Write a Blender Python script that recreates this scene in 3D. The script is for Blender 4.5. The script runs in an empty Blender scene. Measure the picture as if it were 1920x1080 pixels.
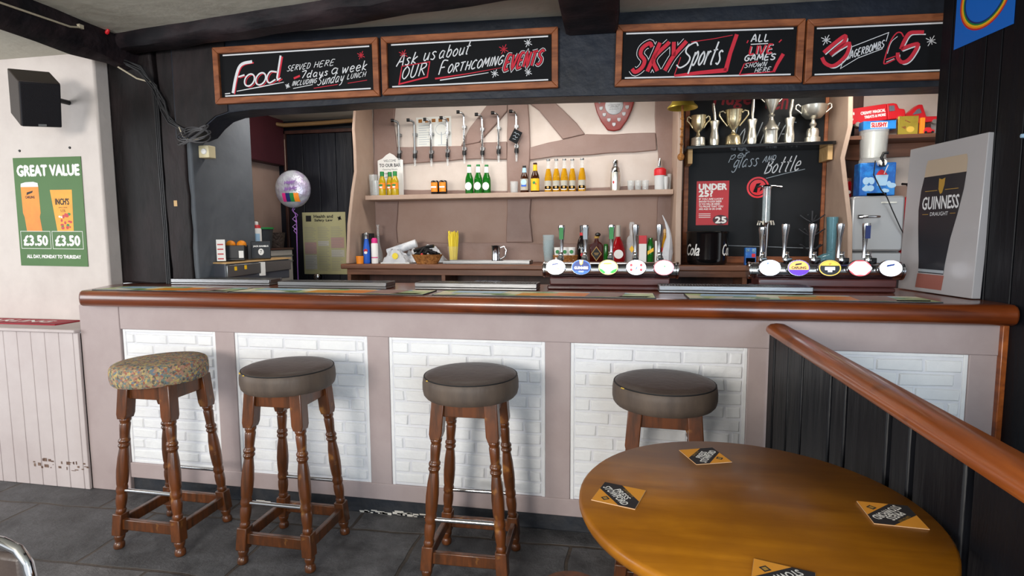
import bpy, bmesh, math, random
from mathutils import Vector, Matrix
random.seed(7)
S = bpy.context.scene
COL = S.collection
PI = math.pi

# ---------------------------------------------------------------- camera, world, lights, exposure
cam_data = bpy.data.cameras.new('camera')
cam = bpy.data.objects.new('camera', cam_data)
COL.objects.link(cam)
cam_data.sensor_width = 36.0
cam_data.lens = 36.0 * 1039.0 / 1920.0
cam_data.clip_start = 0.05
_yaw, _pit, _rol = math.radians(10.95), math.radians(5.39), math.radians(-0.346)
_f = Vector((-math.sin(_yaw) * math.cos(_pit), math.cos(_yaw) * math.cos(_pit), -math.sin(_pit)))
_r0 = Vector((math.cos(_yaw), math.sin(_yaw), 0))
_u0 = _r0.cross(_f)
_r = _r0 * math.cos(_rol) + _u0 * math.sin(_rol)
_u = _u0 * math.cos(_rol) - _r0 * math.sin(_rol)
cam.matrix_world = Matrix(((_r.x, _u.x, -_f.x, 0), (_r.y, _u.y, -_f.y, 0), (_r.z, _u.z, -_f.z, 1.44), (0, 0, 0, 1)))
S.camera = cam

world = bpy.data.worlds.new('world')
S.world = world
world.use_nodes = True
bg = world.node_tree.nodes['Background']
bg.inputs[0].default_value = (0.92, 0.96, 1.0, 1)
bg.inputs[1].default_value = 1.05


def area(name, loc, target, size, size_y, power, color):
    d = bpy.data.lights.new(name, 'AREA')
    d.shape = 'RECTANGLE'
    d.size, d.size_y, d.energy, d.color = size, size_y, power, color
    o = bpy.data.objects.new(name, d)
    COL.objects.link(o)
    o.location = loc
    o.rotation_euler = (Vector(target) - Vector(loc)).to_track_quat('-Z', 'Y').to_euler()
    return o


# daylight through the windows behind and to the left of the camera
area('window_light_front', (-1.6, -2.6, 1.9), (-0.8, 2.6, 0.9), 1.5, 0.9, 165, (1.0, 0.95, 0.88))
area('window_light_right', (1.6, -2.2, 1.5), (0.2, 2.6, 0.6), 1.4, 1.6, 85, (0.68, 0.84, 1.0))
area('window_light_left', (-5.6, 0.2, 1.7), (-2.0, 2.8, 1.3), 1.8, 1.4, 70, (0.95, 0.97, 1.0))
# ceiling lamps behind the bar, above the lintel's lower edge
area('bar_lamp_middle', (-0.75, 3.45, 2.44), (-0.75, 3.9, 1.4), 1.6, 0.2, 14, (1.0, 0.95, 0.89))
area('bar_lamp_right', (1.35, 3.4, 2.44), (1.5, 3.95, 1.5), 0.6, 0.2, 12, (1.0, 0.93, 0.84))
area('bar_lamp_left', (-2.2, 3.5, 2.40), (-2.4, 4.0, 1.2), 0.3, 0.2, 8, (1.0, 0.93, 0.86))

S.view_settings.view_transform = 'Standard'
S.view_settings.look = 'None'
S.view_settings.gamma = 1.0
S.view_settings.use_curve_mapping = False
S.view_settings.exposure = -0.08


# ---------------------------------------------------------------- materials
def lin(h):
    h = h.lstrip('#')
    out = []
    for i in (0, 2, 4):
        c = int(h[i:i + 2], 16) / 255
        out.append(c / 12.92 if c <= 0.04045 else ((c + 0.055) / 1.055) ** 2.4)
    return (*out, 1)


MATS = {}


def mat(name, hexc, rough=0.5, metal=0.0, var=None, var_hex=None, bump=None, trans=0.0, emit=0.0, coat=0.0, ior=1.45, stretch=None, alpha=1.0, spec=0.5):
    """One principled material; var=(scale, low, high) blends towards var_hex by noise; bump=(scale, strength)."""
    m = bpy.data.materials.new(name)
    m.use_nodes = True
    nt = m.node_tree
    p = nt.nodes['Principled BSDF']
    p.inputs['Base Color'].default_value = lin(hexc)
    p.inputs['Roughness'].default_value = rough
    p.inputs['Metallic'].default_value = metal
    p.inputs['Transmission Weight'].default_value = trans
    p.inputs['Coat Weight'].default_value = coat
    p.inputs['Coat Roughness'].default_value = 0.15
    p.inputs['IOR'].default_value = ior
    p.inputs['Alpha'].default_value = alpha
    p.inputs['Specular IOR Level'].default_value = spec
    if emit:
        p.inputs['Emission Color'].default_value = lin(hexc)
        p.inputs['Emission Strength'].default_value = emit
    if var or bump:
        tc = nt.nodes.new('ShaderNodeTexCoord')
        mp = nt.nodes.new('ShaderNodeMapping')
        nt.links.new(tc.outputs['Object'], mp.inputs[0])
        if stretch:
            mp.inputs['Scale'].default_value = stretch
    if var:
        n = nt.nodes.new('ShaderNodeTexNoise')
        n.inputs['Scale'].default_value = var[0]
        n.inputs['Detail'].default_value = 6
        n.inputs['Roughness'].default_value = 0.65
        nt.links.new(mp.outputs[0], n.inputs['Vector'])
        r = nt.nodes.new('ShaderNodeMapRange')
        r.inputs['From Min'].default_value, r.inputs['From Max'].default_value = var[1], var[2]
        nt.links.new(n.outputs['Fac'], r.inputs[0])
        mx = nt.nodes.new('ShaderNodeMix')
        mx.data_type = 'RGBA'
        mx.inputs[6].default_value = lin(hexc)
        mx.inputs[7].default_value = lin(var_hex)
        nt.links.new(r.outputs[0], mx.inputs[0])
        nt.links.new(mx.outputs[2], p.inputs['Base Color'])
    if bump:
        n2 = nt.nodes.new('ShaderNodeTexNoise')
        n2.inputs['Scale'].default_value = bump[0]
        n2.inputs['Detail'].default_value = 5
        nt.links.new(mp.outputs[0], n2.inputs['Vector'])
        b = nt.nodes.new('ShaderNodeBump')
        b.inputs['Strength'].default_value = bump[1]
        b.inputs['Distance'].default_value = 0.02
        nt.links.new(n2.outputs['Fac'], b.inputs['Height'])
        nt.links.new(b.outputs[0], p.inputs['Normal'])
    MATS[name] = m
    return m


mat('ceiling_paint', '#c4c1b4', 0.9, var=(1.5, 0.35, 0.7), var_hex='#b3b0a3', bump=(9, 0.35))
mat('white_wall', '#d3cac4', 0.85, var=(2.2, 0.4, 0.75), var_hex='#c3b9b4', bump=(7, 0.25))
mat('cream_wall', '#d3c7be', 0.85, var=(2.5, 0.4, 0.75), var_hex='#c6b7ac', bump=(8, 0.2))
mat('mauve_wall', '#a48a7d', 0.8, var=(2.0, 0.4, 0.75), var_hex='#97796b', bump=(8, 0.2))
mat('mauve_timber', '#917a71', 0.6, var=(3, 0.35, 0.7), var_hex='#84695f', bump=(14, 0.25), stretch=(1, 1, 1))
mat('pale_panel', '#b69d8b', 0.6, var=(3, 0.35, 0.7), var_hex='#a78c7b', bump=(10, 0.2))
mat('bar_paint', '#b0a09e', 0.55, var=(2.2, 0.4, 0.8), var_hex='#9f8d8b', bump=(11, 0.12))
mat('panelling_paint', '#c8bdbb', 0.55, var=(2.5, 0.4, 0.8), var_hex='#b9aba9', bump=(12, 0.1))
mat('peeled_wood', '#5d4237', 0.8, var=(20, 0.4, 0.7), var_hex='#8d7668')
mat('brick_paint', '#ebebeb', 0.65, var=(3, 0.45, 0.85), var_hex='#dcdce0', bump=(18, 0.4))
mat('mortar_paint', '#dcdce0', 0.8, bump=(20, 0.3))
mat('black_timber', '#151213', 0.6, spec=0.3, var=(4, 0.4, 0.72), var_hex='#2e2425', bump=(14, 0.6), stretch=(1, 1, 0.35))
mat('navy_timber', '#10151f', 0.5, var=(3, 0.35, 0.75), var_hex='#192130', bump=(10, 0.35))
mat('black_beam', '#121015', 0.6, spec=0.3, var=(6, 0.4, 0.7), var_hex='#33272a', bump=(9, 0.8), stretch=(0.5, 1, 1))
mat('black_plank', '#0a0b10', 0.45, spec=0.3, var=(4, 0.4, 0.8), var_hex='#13151b', bump=(18, 0.4), stretch=(1, 1, 0.15))
mat('door_plank', '#10131b', 0.5, var=(5, 0.4, 0.8), var_hex='#181c26', bump=(18, 0.25), stretch=(1, 1, 0.2))
mat('crack_black', '#040405', 0.95, spec=0.05)
mat('grey_wall', '#5f646a', 0.75, var=(2.5, 0.4, 0.75), var_hex='#50555c', bump=(12, 0.25))
mat('maroon_paint', '#481d25', 0.55, var=(3, 0.4, 0.8), var_hex='#3a161d', bump=(8, 0.2))
mat('plinth_paint', '#262a31', 0.6, var=(9, 0.4, 0.8), var_hex='#3c3a3b', bump=(14, 0.4))
mat('plaster_chip', '#d8d2c8', 0.9)
mat('copper_pipe', '#8a6a44', 0.5)


def wood(name, dark, light, rough=0.3, coat=0.4, grain=(1, 12, 12), scale=2.2, worn=None):
    m = mat(name, dark, rough, coat=coat)
    nt = m.node_tree
    p = nt.nodes['Principled BSDF']
    tc = nt.nodes.new('ShaderNodeTexCoord')
    mp = nt.nodes.new('ShaderNodeMapping')
    mp.inputs['Scale'].default_value = grain
    nt.links.new(tc.outputs['Object'], mp.inputs[0])
    n = nt.nodes.new('ShaderNodeTexNoise')
    n.inputs['Scale'].default_value = scale
    n.inputs['Detail'].default_value = 8
    n.inputs['Roughness'].default_value = 0.6
    n.inputs['Distortion'].default_value = 0.6
    nt.links.new(mp.outputs[0], n.inputs['Vector'])
    cr = nt.nodes.new('ShaderNodeValToRGB')
    cr.color_ramp.elements[0].position, cr.color_ramp.elements[1].position = 0.33, 0.68
    cr.color_ramp.elements[0].color, cr.color_ramp.elements[1].color = lin(dark), lin(light)
    nt.links.new(n.outputs['Fac'], cr.inputs[0])
    out = cr.outputs[0]
    if worn:
        n3 = nt.nodes.new('ShaderNodeTexNoise')
        n3.inputs['Scale'].default_value = worn[1]
        n3.inputs['Detail'].default_value = 4
        nt.links.new(tc.outputs['Object'], n3.inputs['Vector'])
        r = nt.nodes.new('ShaderNodeMapRange')
        r.inputs['From Min'].default_value, r.inputs['From Max'].default_value = worn[2], worn[3]
        nt.links.new(n3.outputs['Fac'], r.inputs[0])
        mx = nt.nodes.new('ShaderNodeMix')
        mx.data_type = 'RGBA'
        nt.links.new(r.outputs[0], mx.inputs[0])
        nt.links.new(out, mx.inputs[6])
        mx.inputs[7].default_value = lin(worn[0])
        out = mx.outputs[2]
    nt.links.new(out, p.inputs['Base Color'])
    b = nt.nodes.new('ShaderNodeBump')
    b.inputs['Strength'].default_value = 0.08
    nt.links.new(n.outputs['Fac'], b.inputs['Height'])
    nt.links.new(b.outputs[0], p.inputs['Normal'])
    return m


wood('counter_wood', '#4e200d', '#8c4216', 0.28, 0.5, (0.6, 10, 10), 2.0, ('#3a1a12', 3.0, 0.52, 0.75))
wood('stool_wood', '#3a210e', '#6f3a16', 0.35, 0.35, (14, 14, 2), 2.0, ('#94602c', 16, 0.62, 0.75))
table_m = wood('table_wood', '#86500b', '#ab6e16', 0.34, 0.1, (1.2, 9, 9), 2.0, ('#7f4c0e', 4, 0.45, 0.7))
table_m.node_tree.nodes['Principled BSDF'].inputs['Specular IOR Level'].default_value = 0.3
wood('rail_wood', '#7c3c15', '#b26028', 0.3, 0.4, (10, 0.8, 10), 2.0, ('#5c2a14', 6, 0.6, 0.75))
wood('frame_wood', '#6f3a1e', '#a2613a', 0.55, 0.0, (2.5, 14, 14), 2.2)
wood('shelf_wood', '#5c3724', '#845740', 0.45, 0.1, (1, 10, 10), 2.2)
wood('dark_wood', '#36201a', '#513129', 0.5, 0.1, (8, 8, 1), 2.2)
wood('pedestal_wood', '#3a1a1a', '#5b2c28', 0.35, 0.3, (1, 10, 10), 2.2)
wood('pale_wood', '#b58e5a', '#d0ae7c', 0.6, 0.0, (1, 8, 8), 2.2)

mat('chrome', '#d6d8dc', 0.12, 1.0)
mat('brushed_steel', '#808081', 0.36, 1.0, bump=(60, 0.05), stretch=(0.1, 1, 1))
mat('silver_plate', '#e2ded2', 0.3, 0.9, bump=(22, 0.12))
mat('pale_gold', '#e8d8b0', 0.28, 0.9, bump=(22, 0.1))
mat('brass', '#c9b045', 0.35, 0.6, var=(9, 0.4, 0.7), var_hex='#b0963a')
mat('grey_steel', '#8d9092', 0.35, 0.9)
mat('plaque_silver', '#a9abae', 0.45, 0.5, bump=(60, 0.2))
mat('black_plastic', '#141416', 0.4)
mat('black_gloss', '#0c0c0e', 0.15, coat=0.5)
mat('speaker_black', '#141319', 0.75, bump=(300, 0.3))
mat('speaker_brown', '#3b332e', 0.6)
mat('chalkboard', '#0c0d10', 0.7, var=(3, 0.4, 0.8), var_hex='#121418', spec=0.2)
mat('chalkboard_big', '#0f1114', 0.6, var=(2, 0.4, 0.8), var_hex='#17191d', spec=0.3)
mat('chalk_white', '#d9dadd', 0.8)
mat('chalk_soft', '#9fa8b0', 0.9)
mat('chalk_red', '#c92a3c', 0.8)
mat('chalk_dull_red', '#7e1d28', 0.8)
mat('white_print', '#eceae6', 0.6)
mat('black_print', '#18181a', 0.6)
mat('grey_print', '#7d7f80', 0.7)
mat('red_print', '#c0272e', 0.5)
mat('navy_print', '#1d2c66', 0.5)
mat('blue_print', '#1b59c0', 0.5)
mat('green_print', '#1f7f3c', 0.5)
mat('yellow_print', '#f0bb1f', 0.5)
mat('orange_print', '#f08a1d', 0.5)
mat('pink_print', '#d62f80', 0.5)
mat('cream_paper', '#a9a47c', 0.7)
mat('pink_paper', '#a98880', 0.7)
mat('grey_paper', '#b0aca0', 0.7)
mat('white_paper', '#dcdcd6', 0.7)
mat('poster_green', '#3d6a25', 0.5, var=(2, 0.4, 0.8), var_hex='#33601d')
mat('beer_amber', '#f08f1c', 0.5, var=(6, 0.4, 0.7), var_hex='#e37a12')
mat('cider_yellow', '#efa51e', 0.5, var=(8, 0.4, 0.7), var_hex='#e89015')
mat('poster_red', '#b9242b', 0.5)
mat('mat_red', '#a5132c', 0.6)
mat('clear_glass', '#eef3f3', 0.04, trans=0.6, ior=1.3, alpha=0.45)
mat('clear_plastic', '#eef2f2', 0.15, trans=0.5, ior=1.25, alpha=0.5)
mat('thin_plastic', '#f2f2e8', 0.15, alpha=0.07)
mat('frosted_plastic', '#e8eaea', 0.45, trans=0.35)
mat('green_glass', '#1c7a20', 0.06, trans=0.45)
mat('brown_glass', '#3f1d0a', 0.06, trans=0.25)
mat('amber_glass', '#dba31a', 0.06, trans=0.4)
mat('orange_juice', '#c2a516', 0.2, trans=0.15)
mat('ruby_glass', '#a8121c', 0.08, trans=0.3)
mat('dark_glass', '#140c0c', 0.06, coat=0.3)
mat('liqueur_glass', '#45120a', 0.06, trans=0.2)
mat('teal_glass', '#6fa3b0', 0.1, trans=0.4, alpha=0.75)
mat('pale_glass', '#cfdde0', 0.1, trans=0.5, ior=1.25, alpha=0.55)
mat('paper_towel', '#dcdde0', 0.8, var=(9, 0.45, 0.6), var_hex='#b5bac2', bump=(14, 0.5))
mat('plastic_bag', '#d9dbe0', 0.35, trans=0.25, bump=(16, 0.6))
mat('wicker', '#b67a3c', 0.7, var=(40, 0.35, 0.65), var_hex='#7d4a1d', bump=(60, 0.8))
mat('straw_yellow', '#ecd33a', 0.5)
mat('leather', '#4e433d', 0.42, var=(7, 0.35, 0.75), var_hex='#3b3230', bump=(40, 0.1))
mat('leather_side', '#5e5045', 0.55, var=(12, 0.35, 0.75), var_hex='#493e37', bump=(40, 0.12), stretch=(1, 1, 0.3))
mat('foam_yellow', '#d9b34a', 0.8)
mat('cable_black', '#1a191b', 0.5)
mat('cable_grey', '#4a494b', 0.5)
mat('cable_cream', '#b9ae97', 0.5)
mat('switch_cream', '#d9cda6', 0.45)
mat('enamel_silver', '#a9abad', 0.3, 0.35)
mat('enamel_dark', '#6d6f70', 0.4, 0.3)
mat('slush_blue', '#1c5fb4', 0.35, var=(14, 0.45, 0.6), var_hex='#2b86d8')
mat('ice_blue', '#a8cdea', 0.4)
mat('truck_red', '#d8202a', 0.4)
mat('foil', '#c3c8cf', 0.3, 0.35, var=(9, 0.42, 0.6), var_hex='#aaa0ba', bump=(18, 0.6))
mat('ribbon_purple', '#8c5fa8', 0.4)
mat('crate_black', '#15161a', 0.5)
mat('orange_fruit', '#e68a12', 0.5, bump=(120, 0.2))
mat('till_grey', '#5a5d66', 0.35, 0.4)
mat('cabinet_grey', '#b5aea5', 0.5)
mat('dark_wicker', '#33261f', 0.7, bump=(60, 0.8))
mat('canvas_grey', '#aeacaf', 0.25, coat=0.3)
mat('stout_black', '#2a2c32', 0.25, coat=0.3)
mat('stout_cream', '#b9a894', 0.3, coat=0.3)
mat('stout_table', '#9c6258', 0.3, coat=0.3)
mat('harp_gold', '#b18a3c', 0.4)
mat('rainbow_blue', '#1667c8', 0.4)
mat('coaster_orange', '#e59a32', 0.7)
mat('coaster_black', '#2a282c', 0.7)
mat('coaster_edge', '#c9a37c', 0.8)
for n, c, e in (('lit_white', '#f6f7ff', 1.5), ('lit_navy', '#0e2f78', 1.0), ('lit_blue', '#1d62c8', 1.2), ('lit_green', '#36b04a', 1.0), ('lit_yellow', '#f3d680', 1.2),
                ('lit_orange', '#f5b25a', 1.2), ('lit_purple', '#5a22b0', 1.1), ('lit_red', '#ea4b55', 1.1), ('lit_black', '#14161c', 0.5), ('lit_gold', '#e6bd4a', 1.0)):
    mat(n, c, 0.3, emit=e)


def slate():
    m = mat('slate_floor', '#6a696c', 0.38)
    nt = m.node_tree
    p = nt.nodes['Principled BSDF']
    tc = nt.nodes.new('ShaderNodeTexCoord')
    mp = nt.nodes.new('ShaderNodeMapping')
    mp.inputs['Rotation'].default_value = (0, 0, math.radians(-2))
    mp.inputs['Location'].default_value = (0.1, 0.27, 0)
    nt.links.new(tc.outputs['Object'], mp.inputs[0])
    br = nt.nodes.new('ShaderNodeTexBrick')
    br.inputs['Scale'].default_value = 1.0
    br.inputs['Brick Width'].default_value = 0.72
    br.inputs['Row Height'].default_value = 0.46
    br.inputs['Mortar Size'].default_value = 0.009
    br.inputs['Mortar Smooth'].default_value = 0.3
    br.inputs['Color1'].default_value = lin('#6c6a6b')
    br.inputs['Color2'].default_value = lin('#525254')
    br.inputs['Mortar'].default_value = lin('#4d443c')
    nd = nt.nodes.new('ShaderNodeTexNoise')
    nd.inputs['Scale'].default_value = 3
    ad = nt.nodes.new('ShaderNodeVectorMath')
    ad.operation = 'MULTIPLY_ADD'
    nt.links.new(nd.outputs['Color'], ad.inputs[0])
    ad.inputs[1].default_value = (0.05, 0.05, 0)
    nt.links.new(mp.outputs[0], nd.inputs['Vector'])
    nt.links.new(mp.outputs[0], ad.inputs[2])
    nt.links.new(ad.outputs[0], br.inputs['Vector'])
    n = nt.nodes.new('ShaderNodeTexNoise')
    n.inputs['Scale'].default_value = 5
    n.inputs['Detail'].default_value = 12
    n.inputs['Roughness'].default_value = 0.75
    nt.links.new(tc.outputs['Object'], n.inputs['Vector'])
    ct = nt.nodes.new('ShaderNodeMapRange')
    ct.inputs['From Min'].default_value, ct.inputs['From Max'].default_value = 0.3, 0.7
    nt.links.new(n.outputs['Fac'], ct.inputs[0])
    mx = nt.nodes.new('ShaderNodeMix')
    mx.data_type = 'RGBA'
    mx.blend_type = 'OVERLAY'
    mx.inputs[0].default_value = 0.75
    nt.links.new(br.outputs['Color'], mx.inputs[6])
    nt.links.new(ct.outputs[0], mx.inputs[7])
    nt.links.new(mx.outputs[2], p.inputs['Base Color'])
    mm = nt.nodes.new('ShaderNodeMath')
    mm.operation = 'MULTIPLY_ADD'
    nt.links.new(br.outputs['Fac'], mm.inputs[0])
    mm.inputs[1].default_value = -0.5
    nt.links.new(n.outputs['Fac'], mm.inputs[2])
    b = nt.nodes.new('ShaderNodeBump')
    b.inputs['Strength'].default_value = 0.75
    b.inputs['Distance'].default_value = 0.04
    nt.links.new(mm.outputs[0], b.inputs['Height'])
    nt.links.new(b.outputs[0], p.inputs['Normal'])
    rr = nt.nodes.new('ShaderNodeMapRange')
    rr.inputs['To Min'].default_value, rr.inputs['To Max'].default_value = 0.25, 0.65
    nt.links.new(n.outputs['Fac'], rr.inputs[0])
    nt.links.new(rr.outputs[0], p.inputs['Roughness'])
    return m


slate()


def patches(name, colors, scale, rough=0.6, stretch=(1, 1, 1), noise_mix=0.35):
    """Random coloured cells (tapestry cloth, printed bar runners)."""
    m = mat(name, colors[0], rough)
    nt = m.node_tree
    p = nt.nodes['Principled BSDF']
    tc = nt.nodes.new('ShaderNodeTexCoord')
    mp = nt.nodes.new('ShaderNodeMapping')
    mp.inputs['Scale'].default_value = stretch
    nt.links.new(tc.outputs['Object'], mp.inputs[0])
    n = nt.nodes.new('ShaderNodeTexNoise')
    n.inputs['Scale'].default_value = scale
    n.inputs['Detail'].default_value = 3
    nt.links.new(mp.outputs[0], n.inputs['Vector'])
    ad = nt.nodes.new('ShaderNodeVectorMath')
    ad.operation = 'MULTIPLY_ADD'
    ad.inputs[1].default_value = (noise_mix,) * 3
    nt.links.new(n.outputs['Color'], ad.inputs[0])
    nt.links.new(mp.outputs[0], ad.inputs[2])
    v = nt.nodes.new('ShaderNodeTexVoronoi')
    v.inputs['Scale'].default_value = scale
    nt.links.new(ad.outputs[0], v.inputs['Vector'])
    sep = nt.nodes.new('ShaderNodeSeparateColor')
    nt.links.new(v.outputs['Color'], sep.inputs[0])
    cr = nt.nodes.new('ShaderNodeValToRGB')
    cr.color_ramp.interpolation = 'CONSTANT'
    el = cr.color_ramp.elements
    el[0].color = lin(colors[0])
    el[1].position, el[1].color = 1 / len(colors), lin(colors[1])
    for i, c in enumerate(colors[2:], 2):
        e = el.new(i / len(colors))
        e.color = lin(c)
    nt.links.new(sep.outputs[0], cr.inputs[0])
    nt.links.new(cr.outputs[0], p.inputs['Base Color'])
    return m


patches('tapestry', ['#9c8a6c', '#6d7a70', '#ab976f', '#96604f', '#6b7680', '#b8a266', '#8d7a64', '#a67d6b', '#5d5a52'], 110, 0.9, noise_mix=0.02)
patches('runner_print', ['#ccd9a0', '#f1eac8', '#8db07c', '#b4d2e4', '#e9e3cb', '#c0d08e', '#dde7dc'], 14, 0.5, (0.6, 1.2, 1), 0.05)


# ---------------------------------------------------------------- mesh building
XZ = Matrix(((1, 0, 0, 0), (0, 0, -1, 0), (0, 1, 0, 0), (0, 0, 0, 1)))     # flat art drawn in x,y stands up facing -y
_TEXT = {}


def T(x=0, y=0, z=0):
    return Matrix.Translation((x, y, z))


def R(deg, axis):
    return Matrix.Rotation(math.radians(deg), 4, axis)


def text_geo(s):
    """Vertices and faces of a line of lettering in x,y with its bounds."""
    if s not in _TEXT:
        c = bpy.data.curves.new('letters', 'FONT')
        c.body = s
        c.resolution_u = 2
        o = bpy.data.objects.new('letters', c)
        me = bpy.data.meshes.new_from_object(o)
        vs = [v.co.copy() for v in me.vertices]
        fs = [tuple(p.vertices) for p in me.polygons]
        bpy.data.objects.remove(o)
        bpy.data.meshes.remove(me)
        bpy.data.curves.remove(c)
        _TEXT[s] = (vs, fs)
    return _TEXT[s]


class MB:
    def __init__(self, material=None):
        self.v, self.f, self.fm, self.mats = [], [], [], []
        self.cur = 0
        if material:
            self.m(material)

    def m(self, name):
        if name not in self.mats:
            self.mats.append(name)
        self.cur = self.mats.index(name)
        return self

    def add(self, vs, fs, M=None):
        b = len(self.v)
        for p in vs:
            p = Vector(p)
            self.v.append(M @ p if M is not None else p)
        for f in fs:
            self.f.append(tuple(i + b for i in f))
            self.fm.append(self.cur)
        return self

    def box(self, x0, y0, z0, x1, y1, z1, M=None):
        vs = [(x, y, z) for z in (z0, z1) for y in (y0, y1) for x in (x0, x1)]
        return self.add(vs, [(0, 2, 3, 1), (4, 5, 7, 6), (0, 1, 5, 4), (2, 6, 7, 3), (0, 4, 6, 2), (1, 3, 7, 5)], M)

    def lathe(self, prof, seg=20, M=None, arc=None, sx=1.0, sy=1.0):
        a0, a1 = arc if arc else (0, 2 * PI)
        n = seg + 1 if arc else seg
        vs, rings, fs = [], [], []
        for r, z in prof:
            if r < 1e-6 and not arc:
                rings.append([len(vs)])
                vs.append((0, 0, z))
            else:
                rings.append(list(range(len(vs), len(vs) + n)))
                for i in range(n):
                    a = a0 + (a1 - a0) * i / seg
                    vs.append((r * math.cos(a) * sx, r * math.sin(a) * sy, z))
        for k in range(len(rings) - 1):
            A, B = rings[k], rings[k + 1]
            for i in range(seg):
                j = (i + 1) % n
                if len(A) == 1 and len(B) == 1:
                    continue
                if len(A) == 1:
                    fs.append((A[0], B[j], B[i]))
                elif len(B) == 1:
                    fs.append((A[i], A[j], B[0]))
                else:
                    fs.append((A[i], A[j], B[j], B[i]))
        return self.add(vs, fs, M)

    def tube(self, pts, r, seg=8, closed=False, M=None, flat=1.0):
        pts = [Vector(p) for p in pts]
        n = len(pts)
        rs = r if isinstance(r, (list, tuple)) else [r] * n
        vs, fs = [], []
        prev = None
        for i, p in enumerate(pts):
            a = pts[i - 1] if (i > 0 or closed) else p
            b = pts[(i + 1) % n] if (i < n - 1 or closed) else p
            d = (b - a).normalized()
            if prev is None:
                up = Vector((0, 0, 1)) if abs(d.z) < 0.9 else Vector((0, 1, 0))
                s = d.cross(up).normalized()
            else:
                s = (prev - d * prev.dot(d)).normalized()
            prev = s
            t = d.cross(s)
            for k in range(seg):
                an = 2 * PI * k / seg
                vs.append(p + (s * math.cos(an) * flat + t * math.sin(an)) * rs[i])
        m = n if closed else n - 1
        for i in range(m):
            for k in range(seg):
                k2 = (k + 1) % seg
                j = (i + 1) % n
                fs.append((i * seg + k, i * seg + k2, j * seg + k2, j * seg + k))
        if not closed:
            fs.append(tuple(range(seg))[::-1])
            fs.append(tuple((n - 1) * seg + k for k in range(seg)))
        return self.add(vs, fs, M)

    def prism(self, poly, y0, y1, M=None):
        """Outline in x,z pushed from y0 (front) to y1."""
        n = len(poly)
        vs = [(x, y0, z) for x, z in poly] + [(x, y1, z) for x, z in poly]
        fs = [tuple(range(n)), tuple(range(2 * n - 1, n - 1, -1))]
        for i in range(n):
            j = (i + 1) % n
            fs.append((i, i + n, j + n, j))
        return self.add(vs, fs, M)

    def flat(self, poly, y, M=None):
        return self.add([(x, y, z) for x, z in poly], [tuple(range(len(poly)))], M)

    def rect(self, x0, z0, x1, z1, y, M=None):
        return self.flat([(x0, z0), (x1, z0), (x1, z1), (x0, z1)], y, M)

    def oval(self, cx, cz, rx, rz, y, M=None, seg=24):
        return self.flat([(cx + rx * math.cos(2 * PI * i / seg), cz + rz * math.sin(2 * PI * i / seg)) for i in range(seg)], y, M)

    def ball(self, c, r, seg=14, rings=8, sc=(1, 1, 1), M=None):
        prof = [(r * math.sin(PI * i / rings), -r * math.cos(PI * i / rings)) for i in range(rings + 1)]
        MM = T(*c) @ Matrix.Diagonal((*sc, 1))
        return self.lathe(prof, seg, M @ MM if M is not None else MM)

    def stroke(self, pts, w, y, M=None, closed=False):
        """A flat painted line of width w through x,z points."""
        n = len(pts)
        vs, fs = [], []
        for i in range(n):
            p = Vector((pts[i][0], pts[i][1]))
            a = Vector(pts[i - 1]) if (i > 0 or closed) else p
            b = Vector(pts[(i + 1) % n]) if (i < n - 1 or closed) else p
            d1 = (p - a).normalized() if (p - a).length > 1e-9 else (b - p).normalized()
            d2 = (b - p).normalized() if (b - p).length > 1e-9 else d1
            d = (d1 + d2)
            d = d.normalized() if d.length > 1e-3 else d1
            nn = Vector((-d.y, d.x))
            k = 1 / max(0.5, nn.dot(Vector((-d1.y, d1.x))))
            ww = w[i] if isinstance(w, (list, tuple)) else w
            q = nn * ww * 0.5 * k
            vs += [(p.x + q.x, y, p.y + q.y), (p.x - q.x, y, p.y - q.y)]
        for i in range(n if closed else n - 1):
            j = (i + 1) % n
            fs.append((2 * i + 1, 2 * j + 1, 2 * j, 2 * i))
        return self.add(vs, fs, M)

    def star(self, cx, cz, r, w, y, M=None):
        for k in range(4):
            a = k * PI / 4 + 0.3
            rr = r * (1.0 if k % 2 else 0.7)
            self.stroke([(cx - rr * math.cos(a), cz - rr * math.sin(a)), (cx + rr * math.cos(a), cz + rr * math.sin(a))], w, y, M)
        return self

    def text(self, s, x0, z0, x1, z1, y, rot=0, shear=0, bold=0.0, M=None):
        """Lettering fitted into the box x0..x1, z0..z1 facing -y, turned by rot degrees about the box centre."""
        vs, fs = text_geo(s)
        if not vs:
            return self
        sh = [(p.x + shear * p.y, p.y) for p in vs]
        ax, bx = min(p[0] for p in sh), max(p[0] for p in sh)
        az, bz = min(p[1] for p in sh), max(p[1] for p in sh)
        kx, kz = (x1 - x0) / max(bx - ax, 1e-6), (z1 - z0) / max(bz - az, 1e-6)
        cx, cz = (x0 + x1) / 2, (z0 + z1) / 2
        c, sn = math.cos(math.radians(rot)), math.sin(math.radians(rot))
        for k, (ox, oz) in enumerate(((0, 0),) if not bold else ((-bold, 0), (bold, 0), (0, -bold), (0, bold))):
            out = []
            for px, pz in sh:
                u = (px - ax) * kx + x0 - cx + ox
                w = (pz - az) * kz + z0 - cz + oz
                out.append((cx + u * c - w * sn, y - 0.00004 * k, cz + u * sn + w * c))
            self.add(out, fs, M)
        return self

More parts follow.
